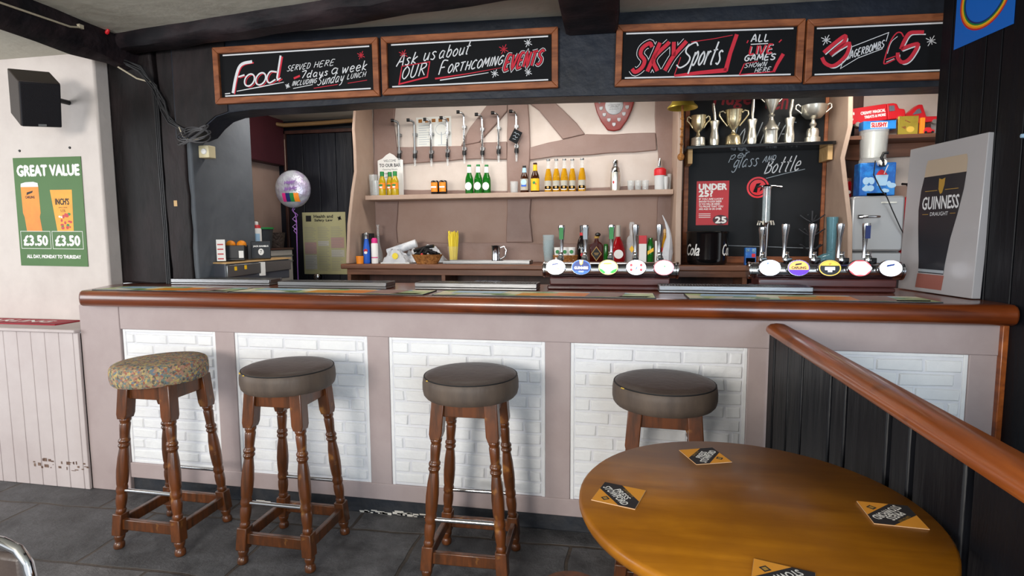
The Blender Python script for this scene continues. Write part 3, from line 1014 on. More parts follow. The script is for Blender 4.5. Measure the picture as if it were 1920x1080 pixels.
def smooth_line(pts, n=4):
    """Catmull-Rom curve through the points of a brush stroke."""
    if len(pts) < 3:
        return pts
    P = [Vector(p) for p in pts]
    P = [P[0] * 2 - P[1]] + P + [P[-1] * 2 - P[-2]]
    out = []
    for i in range(1, len(P) - 2):
        a, b, c, d = P[i - 1:i + 3]
        for k in range(n):
            t = k / n
            q = 0.5 * ((2 * b) + (c - a) * t + (2 * a - 5 * b + 4 * c - d) * t * t + (3 * b - a - 3 * c + d) * t ** 3)
            out.append((q.x, q.y))
    out.append(tuple(P[-2]))
    return out


class Board:
    """A framed chalkboard sign; art is placed by u (0..1 left to right) and v (0..1 bottom to top)."""

    def __init__(self, label, u0, u1, z0, z1, tilt, fw=0.034):
        self.W, self.H = u1 - u0, z1 - z0
        W, H = self.W, self.H
        c = (u0 + u1) / 2
        self.t = thing('chalkboard_sign', label, 'sign', lintel(c, 0.004, z0), 0, 'chalkboard signs over the bar', (0, -math.radians(tilt), LA))
        x0, x1 = -W / 2, W / 2
        for q in ([(x0, 0), (x1, 0), (x1 - fw, fw), (x0 + fw, fw)], [(x0, H), (x0 + fw, H - fw), (x1 - fw, H - fw), (x1, H)],
                  [(x0, 0), (x0 + fw, fw), (x0 + fw, H - fw), (x0, H)], [(x1, 0), (x1, H), (x1 - fw, H - fw), (x1 - fw, fw)]):
            MB('frame_wood').prism(q, -0.03, 0.0).build('frame_moulding', self.t, 0.004)
        MB('chalkboard').box(x0 + fw - 0.005, -0.012, fw - 0.005, x1 - fw + 0.005, -0.002, H - fw + 0.005).build('board', self.t)
        self.w, self.r, self.k = MB('chalk_white'), MB('chalk_red'), MB('chalkboard')
        self.Y = -0.0128
        self.line('w', [(0.055, 0.865), (0.945, 0.865)], 0.0075)
        self.line('w', [(0.055, 0.145), (0.945, 0.145)], 0.0075)

    def p(self, u, v):
        return (-self.W / 2 + u * self.W, v * self.H)

    def line(self, c, pts, w, closed=False, lift=0):
        (self.w if c == 'w' else self.r).stroke([self.p(*q) for q in pts], w, self.Y - lift, None, closed)

    def hand(self, c, s, u0, u1, v0, h, rise=0.0, slant=0.3, w=0.0045, lift=0.0, du=0.0, dv=0.0):
        """Brush lettering fitted from u0 to u1 on a baseline that climbs from v0 by rise; h is the capital height in v."""
        adv, x = [], 0.0
        for ch in s:
            g = HAND.get(ch)
            adv.append(x)
            x += (max(p[0] for st in g for p in st) + 0.2) if g else 0.4
        total = x - 0.2
        k = (u1 - u0) * self.W / total
        H = h * self.H
        for ch, a in zip(s, adv):
            for st in HAND.get(ch, []):
                pts = []
                for px, py in st:
                    X = (a + px) * k + slant * py * H - 0.5 * slant * H
                    f = (a + px) / total
                    q = self.p(u0 + du, v0 + dv + rise * f)
                    pts.append((q[0] + X, q[1] + py * H))
                (self.w if c == 'w' else self.r if c == 'r' else self.k).stroke(smooth_line(pts), w, self.Y - lift)

    def txt(self, c, s, u0, v0, u1, v1, rot=0, shear=0.3, bold=0.0006, lift=0):
        a, b = self.p(u0, v0), self.p(u1, v1)
        (self.w if c == 'w' else self.r).text(s, a[0], a[1], b[0], b[1], self.Y - lift, rot, shear, bold)

    def star(self, c, u, v, r):
        q = self.p(u, v)
        (self.w if c == 'w' else self.r).star(q[0], q[1], r, 0.0035, self.Y)

    def done(self):
        if self.k.v:
            self.k.build('lettering_gap', self.t, 0, 0)  # board-black band between the red letters and their white outline
        self.w.build('white_lettering', self.t, 0, 0, label='white chalk lettering')
        self.r.build('red_lettering', self.t, 0, 0, label='red chalk lettering')


def ring(cu, cv, ru, rv, sl=0.0, n=20, a0=0, a1=360):
    out = []
    for i in range(n + 1):
        a = math.radians(a0 + (a1 - a0) * i / n)
        out.append((cu + ru * math.cos(a) + sl * math.sin(a) * rv, cv + rv * math.sin(a)))
    return out


B = Board('chalkboard sign reading Food served here, leftmost over the bar', -2.312, -1.322, 2.214, 2.53, 0.55)
for c, du, dv, lift, k in (('r', 0.009, -0.02, 0, 0.5), ('w', 0, 0, 0.0006, 1)):
    sl = smooth_line
    B.line(c, sl([(0.106 + du, 0.19 + dv), (0.125 + du, 0.42 + dv), (0.15 + du, 0.62 + dv), (0.18 + du, 0.70 + dv), (0.237 + du, 0.725 + dv)]), 0.0165 * k, lift=lift)
    B.line(c, [(0.145 + du, 0.47 + dv), (0.185 + du, 0.50 + dv)], 0.009 * k, lift=lift)
    B.line(c, ring(0.214 + du, 0.405 + dv, 0.030, 0.105, 0.1), 0.0085 * k, True, lift)
    B.line(c, ring(0.284 + du, 0.415 + dv, 0.030, 0.105, 0.1), 0.0085 * k, True, lift)
    B.line(c, sl([(0.385 + du, 0.52 + dv), (0.345 + du, 0.53 + dv), (0.322 + du, 0.42 + dv), (0.335 + du, 0.335 + dv), (0.375 + du, 0.39 + dv)]), 0.0085 * k, lift=lift)
    B.line(c, [(0.414 + du, 0.80 + dv), (0.385 + du, 0.42 + dv), (0.388 + du, 0.38 + dv), (0.408 + du, 0.41 + dv)], [0.0115, 0.010, 0.0085, 0.006], lift=lift)
B.line('w', [(0.13, 0.22), (0.28, 0.275), (0.425, 0.335)], [0.004, 0.006, 0.003])
B.line('w', [(0.055, 0.185), (0.088, 0.19)], 0.005)
B.hand('w', 'SERVED', 0.452, 0.59, 0.52, 0.095, 0.03, 0.4, 0.0034)
B.hand('w', 'HERE', 0.615, 0.735, 0.555, 0.10, 0.025, 0.4, 0.0034)
B.hand('w', '7days', 0.535, 0.695, 0.385, 0.12, 0.03, 0.3, 0.0048)
B.hand('w', 'a', 0.72, 0.76, 0.43, 0.16, 0.005, 0.3, 0.0048)
B.hand('w', 'week', 0.785, 0.928, 0.435, 0.165, 0.03, 0.3, 0.0048)
B.hand('w', 'INCLUDING', 0.478, 0.625, 0.262, 0.08, 0.03, 0.4, 0.0032)
B.hand('w', 'Sunday', 0.635, 0.79, 0.245, 0.165, 0.05, 0.4, 0.004)
B.hand('w', 'LUNCH', 0.81, 0.918, 0.325, 0.085, 0.03, 0.35, 0.0032)
B.line('r', [(0.487, 0.39), (0.525, 0.43)], 0.011)
B.line('w', [(0.48, 0.215), (0.60, 0.265)], 0.0035)
B.line('r', [(0.605, 0.20), (0.75, 0.245)], 0.0035)
B.line('r', [(0.81, 0.255), (0.925, 0.29)], 0.003)
B.star('r', 0.895, 0.72, 0.024)
B.star('w', 0.447, 0.265, 0.016)
B.done()

B = Board('chalkboard sign reading Ask us about our forthcoming events', -1.306, -0.332, 2.224, 2.535, 0.15)
B.hand('w', 'Ask', 0.095, 0.208, 0.49, 0.20, 0.04, 0.4, 0.006)
B.hand('w', 'us', 0.25, 0.318, 0.565, 0.22, 0.02, 0.35, 0.0058)
B.hand('w', 'about', 0.34, 0.512, 0.59, 0.21, 0.055, 0.35, 0.0055)
B.hand('w', 'OUR', 0.118, 0.255, 0.265, 0.215, 0.055, 0.3, 0.0058)
B.line('r', [(0.115, 0.49), (0.278, 0.545), (0.262, 0.285), (0.096, 0.185)], [0.004, 0.005, 0.008, 0.008], True)
B.hand('w', 'F', 0.335, 0.372, 0.315, 0.235, 0.0, 0.35, 0.006)
B.hand('w', 'ORTHCOMING', 0.385, 0.695, 0.335, 0.15, 0.105, 0.35, 0.0056)
B.line('r', [(0.307, 0.25), (0.5, 0.31), (0.69, 0.385)], [0.009, 0.005, 0.002])
B.line('w', [(0.335, 0.22), (0.48, 0.265), (0.613, 0.31)], [0.006, 0.005, 0.003])
for c, w, lf in (('w', 0.0235, 0.0), ('k', 0.0175, 0.0004), ('r', 0.0105, 0.0008)):
    B.hand(c, 'EVENTS', 0.71, 0.915, 0.345, 0.235, 0.065, 0.3, w, lf)
for c, u, v, r in (('r', 0.125, 0.695, 0.027), ('r', 0.70, 0.69, 0.028), ('w', 0.835, 0.775, 0.024), ('w', 0.648, 0.29, 0.024), ('w', 0.835, 0.285, 0.022)):
    B.star(c, u, v, r)
B.done()

B = Board('chalkboard sign with Sports in white and a red three-letter word', -0.035, 0.894, 2.209, 2.52, -1.15)
for c, w, lf in (('w', 0.042, 0.0), ('k', 0.036, 0.0004), ('r', 0.0195, 0.0008)):
    B.hand(c, 'SKY', 0.115, 0.355, 0.235, 0.46, 0.02, 0.4, w, lf)
B.hand('w', 'S', 0.36, 0.425, 0.29, 0.40, 0, 0.5, 0.0075, 0.0012)
B.hand('w', 'ports', 0.43, 0.582, 0.325, 0.36, 0.01, 0.3, 0.0075, 0.0012)
B.line('r', [(0.327, 0.16), (0.45, 0.20), (0.607, 0.235)], [0.012, 0.018, 0.022])
B.line('r', [(0.602, 0.22), (0.622, 0.5), (0.652, 0.80)], [0.022, 0.019, 0.019])
B.line('r', [(0.41, 0.70), (0.53, 0.74), (0.63, 0.79)], 0.0035)
B.line('r', [(0.327, 0.17), (0.345, 0.34), (0.358, 0.46)], 0.004)
B.hand('w', 'ALL', 0.73, 0.82, 0.675, 0.11, 0.005, 0.1, 0.006)
B.line('w', [(0.728, 0.635), (0.818, 0.64)], 0.0045)
B.hand('w', 'LIVE', 0.722, 0.842, 0.475, 0.13, 0.02, 0.1, 0.006, 0, 0.004, -0.01)
B.hand('r', 'LIVE', 0.722, 0.842, 0.475, 0.13, 0.02, 0.1, 0.0085, 0.0006)
B.hand('r', "'", 0.698, 0.71, 0.50, 0.2, 0, 0.1, 0.0055)
B.hand('r', "'", 0.855, 0.868, 0.505, 0.19, 0, 0.6, 0.0055)
B.hand('w', 'GAMES', 0.70, 0.86, 0.375, 0.09, 0.01, 0.2, 0.006)
B.hand('w', 'SHOWN', 0.703, 0.815, 0.265, 0.07, 0.02, 0.35, 0.003)
B.hand('w', 'HERE', 0.757, 0.838, 0.185, 0.07, 0.015, 0.3, 0.003)
B.line('r', [(0.676, 0.155), (0.76, 0.175), (0.857, 0.195)], 0.0055)
B.line('r', [(0.855, 0.19), (0.873, 0.32), (0.90, 0.47)], [0.013, 0.016, 0.018])
B.line('r', [(0.676, 0.155), (0.70, 0.33)], 0.0055)
B.line('r', [(0.70, 0.33), (0.77, 0.365)], 0.003)
B.done()

B = Board('chalkboard sign reading 3 Jagerbombs for 5 pounds beside the black boarded wall', 0.906, 1.836, 2.192, 2.502, -0.4)
for c, du, dv, lift, k in (('w', 0.010, -0.032, 0, 0.33), ('r', 0, 0, 0.0006, 1)):
    B.line(c, smooth_line([(0.095 + du, 0.485 + dv), (0.15 + du, 0.63 + dv), (0.197 + du, 0.73 + dv), (0.195 + du, 0.64 + dv), (0.128 + du, 0.45 + dv)]), 0.0175 * k, lift=lift)
    B.line(c, smooth_line([(0.128 + du, 0.45 + dv), (0.18 + du, 0.56 + dv), (0.222 + du, 0.61 + dv), (0.213 + du, 0.45 + dv), (0.175 + du, 0.32 + dv), (0.14 + du, 0.27 + dv), (0.105 + du, 0.32 + dv), (0.088 + du, 0.41 + dv)]), 0.0175 * k, lift=lift)
    B.line(c, smooth_line([(0.587 + du, 0.735 + dv), (0.55 + du, 0.74 + dv), (0.515 + du, 0.725 + dv), (0.492 + du, 0.60 + dv), (0.48 + du, 0.49 + dv)]), 0.0175 * k, lift=lift)
    B.line(c, smooth_line([(0.48 + du, 0.49 + dv), (0.53 + du, 0.545 + dv), (0.562 + du, 0.55 + dv), (0.54 + du, 0.40 + dv), (0.515 + du, 0.31 + dv), (0.488 + du, 0.29 + dv), (0.468 + du, 0.36 + dv), (0.466 + du, 0.44 + dv)]), 0.0175 * k, lift=lift)
B.line('r', smooth_line([(0.49, 0.68), (0.475, 0.745), (0.452, 0.735), (0.425, 0.60), (0.402, 0.33), (0.408, 0.275), (0.455, 0.34)]), 0.006)
B.line('r', [(0.41, 0.34), (0.455, 0.385)], 0.006)
B.line('w', smooth_line([(0.46, 0.69), (0.43, 0.60), (0.415, 0.43)]), 0.003)
B.line('w', [(0.412, 0.30), (0.45, 0.35)], 0.003)
B.line('w', [(0.20, 0.39), (0.185, 0.225), (0.27, 0.38), (0.39, 0.51)], 0.0035)
B.line('w', [(0.225, 0.545), (0.32, 0.65), (0.415, 0.755), (0.405, 0.62)], 0.0035)
B.hand('w', 'JAGERBOMBS', 0.215, 0.397, 0.36, 0.115, 0.17, 0.1, 0.0042)
B.star('w', 0.105, 0.68, 0.027)
B.star('w', 0.625, 0.60, 0.027)
B.done()

# ---------------------------------------------------------------- left wall
sp = thing('loudspeaker', 'black box loudspeaker tilted down high on the white wall', 'speaker', (-3.09, 2.55, 2.158))
ROT = R(67, 'Z') @ R(31, 'X') @ R(-7.4, 'Y')
MB('speaker_brown').box(-0.0905, 0.012, -0.126, 0.0905, 0.18, 0.126, ROT).build('cabinet', sp, 0.005)
MB('speaker_black').box(-0.088, 0.0, -0.1235, 0.088, 0.014, 0.1235, ROT).build('grille', sp, 0.006, label='black front grille')
MB('grey_print').box(-0.018, -0.002, -0.117, 0.018, 0.001, -0.105, ROT).build('badge', sp, label='small grey badge')
bk = ROT @ Vector((0, 0.178, 0))
MB('black_plastic').tube([bk, bk + Vector((-0.02, 0.09, 0.0)), (bk.x - 0.02, 0.299, bk.z)], 0.014, 10).build('bracket', sp)

g = thing('drinks_poster', 'green poster reading Great Value with two drinks on the white wall', 'poster', (-3.45, 2.846, 1.602), 0, None, (0, math.radians(0.6), 0))
mb = MB('poster_green').box(-0.252, 0.0, -0.333, 0.252, 0.002, 0.333)
mb.build('sheet', g)
mb = MB('white_print')
mb.text('GREAT VALUE', -0.225, 0.222, 0.235, 0.285, -0.0006, 0, 0, 0.0045)
mb.text('\u00a33.50', -0.215, -0.205, -0.035, -0.145, -0.0006, 0, 0, 0.004)
mb.text('\u00a33.50', 0.025, -0.205, 0.205, -0.145, -0.0006, 0, 0, 0.004)
mb.text('ALL DAY, MONDAY TO THURSDAY', -0.2, -0.288, 0.205, -0.264, -0.0006, 0, 0, 0.0015)
for a, b in ((-0.235, -0.012), (0.003, 0.228)):
    mb.stroke([(a, -0.225), (b, -0.225), (b, -0.118), (a, -0.118)], 0.003, -0.0006, None, True)
mb.build('lettering', g, 0, 0, label='white lettering')
mb = MB('beer_amber').flat([(-0.185, -0.118), (-0.195, -0.03), (-0.205, -0.005), (-0.208, 0.165), (-0.075, 0.165), (-0.072, -0.005), (-0.08, -0.03), (-0.068, -0.118)], -0.0004)
mb.m('white_print').flat([(-0.208, 0.155), (-0.075, 0.155), (-0.078, 0.178), (-0.11, 0.186), (-0.17, 0.184), (-0.205, 0.176)], -0.0005)
mb.m('black_print').flat([(-0.168, 0.105), (-0.122, 0.12), (-0.118, 0.132), (-0.164, 0.122)], -0.0007)
mb.text('CARLING', -0.178, 0.085, -0.108, 0.1, -0.0007, 0, 0, 0.0008)
mb.build('beer_picture', g, 0, 0, label='printed glass of amber beer')
mb = MB('cider_yellow').flat([(0.045, -0.118), (0.01, 0.135), (0.172, 0.135), (0.165, -0.118)], -0.0004)
mb.m('black_print').text("INCH'S", 0.045, 0.045, 0.145, 0.083, -0.0007, 0, 0, 0.0016).text('APPLE CIDER', 0.065, 0.024, 0.13, 0.031, -0.0007).text('5.5%', 0.078, 0.0, 0.115, 0.016, -0.0007)
rnd = random.Random(3)
for m_, k in (('red_print', 13), ('green_print', 4), ('white_print', 2)):
    mb.m(m_)
    for i in range(k):
        mb.oval(rnd.uniform(0.06, 0.152), rnd.uniform(-0.10, -0.01), rnd.uniform(0.005, 0.013), rnd.uniform(0.005, 0.013), -0.0007 - i * 1e-5, None, 10)
mb.build('cider_picture', g, 0, 0, label='printed glass of yellow cider with fruit')

rm = thing('bar_mat', 'red rubber bar mat lying on the window sill', 'bar mat', (-3.62, 2.72, 0.9325))
mb = MB('mat_red').box(-0.42, -0.075, 0, 0.38, 0.1, 0.006)
mb.m('black_print').rect(-0.4, -0.066, 0.36, 0.09, -0.0064, R(-90, 'X'))
mb.m('mat_red').rect(-0.395, -0.06, 0.355, 0.084, -0.0067, R(-90, 'X'))
mb.m('white_print').text('CARLING', -0.3, -0.02, 0.26, 0.045, -0.0071, 0, 0, 0.003, R(-90, 'X'))
mb.build('mat', rm, 0.002)
for i, (px, pz, lb) in enumerate(((-3.644, 1.98, 'dark screw head in the white wall above the left corner of the green poster'), (-3.271, 1.986, 'dark screw head in the white wall above the right corner of the green poster'))):
    o = MB('black_plastic').lathe([(0, 0.006), (0.006, 0.005), (0.008, 0.0)], 10, T(px, 2.85, pz) @ R(90, 'X')).build('screw')
    tag(o, lb, 'screw', 'screws in the left wall')

# cables over the beams and the post
mb = MB('cable_cream').tube([(-2.812, 1.9, 2.515), (-2.812, 2.1, 2.52), (-2.81, 2.35, 2.528), (-2.81, 2.5, 2.533), (-2.812, 2.56, 2.55)], 0.005, 6)
mb.box(-2.835, 2.55, 2.545, -2.805, 2.575, 2.565)
tag(mb.build('cable'), 'thin cream cable clipped along the side of the dark beam above the left wall', 'cable')
cb = MB('cable_black')
rnd = random.Random(2)
for i in range(7):
    j = lambda s: rnd.uniform(-s, s)
    cb.tube([(-2.93 + j(.03), 2.82 + j(.03), 2.50 + j(.02)), (-2.80 + j(.02), 2.90, 2.43 + j(.02)), (-2.715 + j(.02), 2.925, 2.33 + j(.03)), (-2.68 + j(.02), 2.93, 2.22 + j(.03)), (-2.62 + j(.02), 2.925, 2.12 + j(.02)), (-2.51, 2.91, 2.06 + j(.015))], 0.0045, 6)
for i in range(3):
    cb.tube([(-2.745 + i * .012, 2.945, 2.34), (-2.745 + i * .012, 2.945, 1.9), (-2.738 + i * .012, 2.945, 1.5), (-2.738 + i * .012, 2.945, COUNTER + 0.002)], 0.005, 6)
cb.m('cable_cream').tube([(-2.90, 2.86, 2.44), (-2.83, 2.915, 2.385), (-2.745, 2.925, 2.36)], 0.005, 6)
cb.tube([(-2.56, 2.915, 2.09), (-2.53, 2.905, 2.035), (-2.48, 2.9, 2.01), (-2.42, 2.9, 2.012)], 0.0045, 6)
tag(cb.build('cable_bundle'), 'tangled bundle of black cables running down the dark post from the beam', 'cables')
mb = MB('cable_grey')
rnd = random.Random(6)
for i in range(7):
    n = 28
    a, b, tz, cx = rnd.uniform(0.075, 0.105), rnd.uniform(0.02, 0.05), rnd.uniform(-0.5, 0.5), rnd.uniform(-0.02, 0.02)
    mb.tube([(-2.415 + cx + a * math.cos(2 * PI * k / n), 2.86 + 0.04 * math.sin(2 * PI * k / n), 2.03 + b * math.sin(2 * PI * k / n) + tz * 0.12 * math.cos(2 * PI * k / n)) for k in range(n)], 0.0036, 6, True)
tag(mb.build('cable_coil'), 'coil of black cable hung in the corner above the cream switch', 'cable')
sw = thing('light_switch', 'cream switch box on the grey wall below the coil of cable', 'switch', (-2.492, 3.05, 1.962))
MB('switch_cream').box(-0.036, -0.03, -0.037, 0.036, 0.03, 0.037).build('box', sw, 0.004)
MB('white_print').lathe([(0, 0.008), (0.016, 0.007), (0.019, 0.0)], 18, T(0.004, -0.03, 0.0) @ R(90, 'X')).build('knob', sw, label='round white knob')
mb = MB('cable_black').tube([(-0.55, 2.44, 2.52), (-0.45, 2.46, 2.49), (-0.33, 2.49, 2.475), (-0.2, 2.5, 2.477), (-0.05, 2.49, 2.483), (0.04, 2.47, 2.50), (0.12, 2.45, 2.55)], 0.007, 8)
tag(mb.build('ceiling_cable'), 'black cable sagging under the ceiling beam between the middle chalkboards', 'cable')
mb = MB('truck_red').lathe([(0, 0), (0.008, 0.003), (0.011, 0.014), (0.007, 0.03), (0, 0.033)], 8, T(-2.83, 2.73, 2.575) @ R(40, 'Y'))
tag(mb.build('bulb_cap'), 'small red plastic cap in the corner where the two dark beams meet', 'cap')

# ---------------------------------------------------------------- right wall
fr = thing('stout_picture', 'large grey canvas picture of a pint of stout leaning on the black boarded wall', 'picture', (1.447, 2.925, COUNTER + 0.004), 0, None, None)
LEAN = 1.8
fr.rotation_euler = (math.radians(-LEAN), 0, math.radians(-80.6))
W2, HH = 0.238, 0.70
PK = Matrix.Diagonal((0.8, 1, 0.915, 1))
MB('canvas_grey').box(-W2, 0.0, 0.0, W2, 0.038, HH).build('canvas', fr, 0.003)
mb = MB('stout_black').flat([(-0.125, 0.10), (-0.13, 0.16), (-0.16, 0.33), (-0.172, 0.43), (-0.165, 0.53), (-0.148, 0.6), (0.175, 0.6), (0.168, 0.52), (0.14, 0.40), (0.105, 0.28), (0.085, 0.16), (0.08, 0.10)], -0.0008)
mb.m('stout_cream').flat([(-0.148, 0.6), (-0.14, 0.66), (-0.13, 0.685), (0.165, 0.685), (0.175, 0.66), (0.175, 0.6)], -0.0008)
mb.m('stout_table').flat([(-0.14, 0.02), (-0.13, 0.095), (0.085, 0.095), (0.075, 0.02)], -0.0006)
mb.m('chalk_soft').flat([(-0.125, 0.105), (-0.125, 0.12), (0.08, 0.12), (0.08, 0.105)], -0.0012)
mb.m('harp_gold').stroke([(-0.13, 0.525), (-0.03, 0.525)], 0.003, -0.0014).stroke([(0.03, 0.525), (0.13, 0.525)], 0.003, -0.0014)
mb.flat([(-0.024, 0.585), (-0.022, 0.53), (-0.006, 0.505), (0.01, 0.51), (0.022, 0.55), (0.024, 0.585), (0.0, 0.578)], -0.0014)
mb.stroke([(-0.135, 0.405), (-0.085, 0.405)], 0.0025, -0.0014).stroke([(0.085, 0.405), (0.125, 0.405)], 0.0025, -0.0014)
mb.m('chalk_white').text('GUINNESS', -0.142, 0.43, 0.142, 0.495, -0.0014, 0, 0, 0.0016)
mb.text('DRAUGHT', -0.07, 0.396, 0.07, 0.415, -0.0014)
mb.v = [PK @ p for p in mb.v]
mb.build('pint_print', fr, 0, 0, label='printed pint of black stout with a cream head')
rb = thing('rainbow_poster', 'blue poster with a rainbow ring high on the black boarded wall', 'poster', right_wall(0.349, 0.003, 2.27), math.radians(-90) + WA, None)
MB('rainbow_blue').box(-0.158, 0.0, 0.0, 0.158, 0.002, 0.40).build('sheet', rb)
mb = MB()
for c, r0 in (('red_print', 0.168), ('orange_print', 0.16), ('yellow_print', 0.152), ('green_print', 0.144), ('navy_print', 0.136)):
    mb.m(c).stroke([(0.004 + 0.8 * r0 * math.cos(2 * PI * k / 48), 0.175 + 0.8 * r0 * math.sin(2 * PI * k / 48)) for k in range(48)], 0.0068, -0.0006, None, True)
mb.build('rainbow_ring', rb, 0, 0, label='printed rainbow ring')
o = MB('ice_blue').lathe([(0, 0.012), (0.008, 0.009), (0.009, 0.0)], 12, T(*right_wall(0.105, 0.0, 1.817)) @ R(-90, 'Y')).build('push_pin')
tag(o, 'small pale blue pin stuck in the black boarded wall', 'pin')

# chrome chair cut off at the lower left
ch = thing('chrome_chair', 'chair with curved chrome frame cut off at the lower left corner of the picture', 'chair', (-1.43, 0.9, 0))
loop = [(-0.2, 0.0, 0.0), (-0.2, 0.0, 0.45), (-0.2, 0.01, 0.70), (-0.19, 0.012, 0.745), (-0.165, 0.014, 0.772), (-0.12, 0.015, 0.785), (0, 0.015, 0.79), (0.12, 0.015, 0.785), (0.165, 0.014, 0.772), (0.19, 0.012, 0.745), (0.2, 0.01, 0.70), (0.2, 0.0, 0.45), (0.2, 0.0, 0.0)]
MB('chrome').tube(loop, 0.011, 10).build('back_frame', ch, 0, 60)
MB('leather').box(-0.185, 0.0, 0.55, 0.185, 0.022, 0.765).build('backrest', ch, 0.02)
MB('leather').box(-0.2, -0.42, 0.43, 0.2, 0.0, 0.48).build('seat', ch, 0.02)
for s in (-1, 1):
    MB('chrome').tube([(s * 0.19, -0.38, 0.45), (s * 0.195, -0.4, 0.0)], 0.011, 10).build('leg', ch)

# low wooden stool whose rim just shows at the bottom edge
ls = thing('low_stool', 'low wooden stool whose top just shows at the bottom edge left of the round table', 'stool', (-0.12, 1.468, 0))
MB('stool_wood').lathe([(0, 0.42), (0.09, 0.42), (0.1, 0.43), (0.1, 0.443), (0.093, 0.45), (0, 0.45)], 30).build('seat', ls)
for k in range(3):
    a = 2 * PI * k / 3 + 0.5
    MB('stool_wood').tube([(0.06 * math.cos(a), 0.06 * math.sin(a), 0.425), (0.11 * math.cos(a), 0.11 * math.sin(a), 0.0)], [0.016, 0.012], 10).build('leg', ls)

# ---------------------------------------------------------------- on the bar counter
for i, (xa, xb, yf, d, lb) in enumerate(((-2.69, -2.02, 2.92, 0.13, 'steel drip tray at the left end of the counter below the till'), (-1.885, -1.235, 2.80, 0.13, 'steel drip tray on the counter in front of the dark alcove'),
                                         (-1.078, -0.415, 2.815, 0.13, 'steel drip tray on the counter left of the first beer font'), (0.195, 0.895, 2.80, 0.13, 'steel drip tray on the counter between the two beer fonts'))):
    t = thing('drip_tray', lb, 'tray', ((xa + xb) / 2, yf, COUNTER + 0.001), 0, 'steel drip trays on the counter')
    w = (xb - xa) / 2
    mb = MB('brushed_steel').box(-w, 0, 0, w, d, 0.012)
    mb.box(-w, 0, 0.012, w, 0.012, 0.036).box(-w, d - 0.012, 0.012, w, d, 0.036).box(-w, 0.012, 0.012, -w + 0.012, d - 0.012, 0.036).box(w - 0.012, 0.012, 0.012, w, d - 0.012, 0.036)
    mb.build('rim', t, 0.003)
    mb = MB('grey_steel')
    k = -w + 0.02
    while k < w - 0.02:
        mb.box(k, 0.014, 0.03, k + 0.006, d - 0.014, 0.035)
        k += 0.014
    mb.build('grille', t)
for i, (xa, xb, lb) in enumerate(((-2.84, -2.0, 'printed bar runner at the left end of the counter'), (-1.985, -0.93, 'printed bar runner second from the left on the counter'),
                                  (-0.885, 0.165, 'printed bar runner on the counter in front of the left beer font'), (0.305, 1.30, 'printed bar runner on the counter in front of the right beer font'))):
    t = thing('bar_runner', lb, 'bar runner', ((xa + xb) / 2, 2.64, COUNTER + 0.0005), 0, 'printed bar runners along the counter')
    w = (xb - xa) / 2
    FL = R(-90, 'X')
    mb = MB('plinth_paint').box(-w, -0.105, 0, w, 0.105, 0.004)
    mb.m('runner_print').rect(-w + 0.004, -0.102, w - 0.004, 0.102, -0.0043, FL)
    L = 2 * w - 0.02
    for c, a, b, z0, z1 in (('ice_blue', 0.05, 0.3, 0.0, 0.09), ('cider_yellow', 0.38, 0.56, -0.09, 0.03), ('orange_print', 0.55, 0.72, -0.09, 0.06), ('pink_paper', 0.7, 0.86, -0.09, 0.09), ('crack_black', 0.84, 0.97, -0.09, -0.05), ('white_print', 0.1, 0.25, -0.08, -0.04), ('poster_green', 0.27, 0.33, -0.09, -0.05)):
        mb.m(c).flat([(-w + 0.01 + a * L, z0), (-w + 0.01 + b * L, z0), (-w + 0.03 + b * L, z1), (-w + 0.03 + a * L, z1)], -0.0046 - a * 0.0004, FL)
    mb.build('mat', t)

# ---------------------------------------------------------------- beer fonts


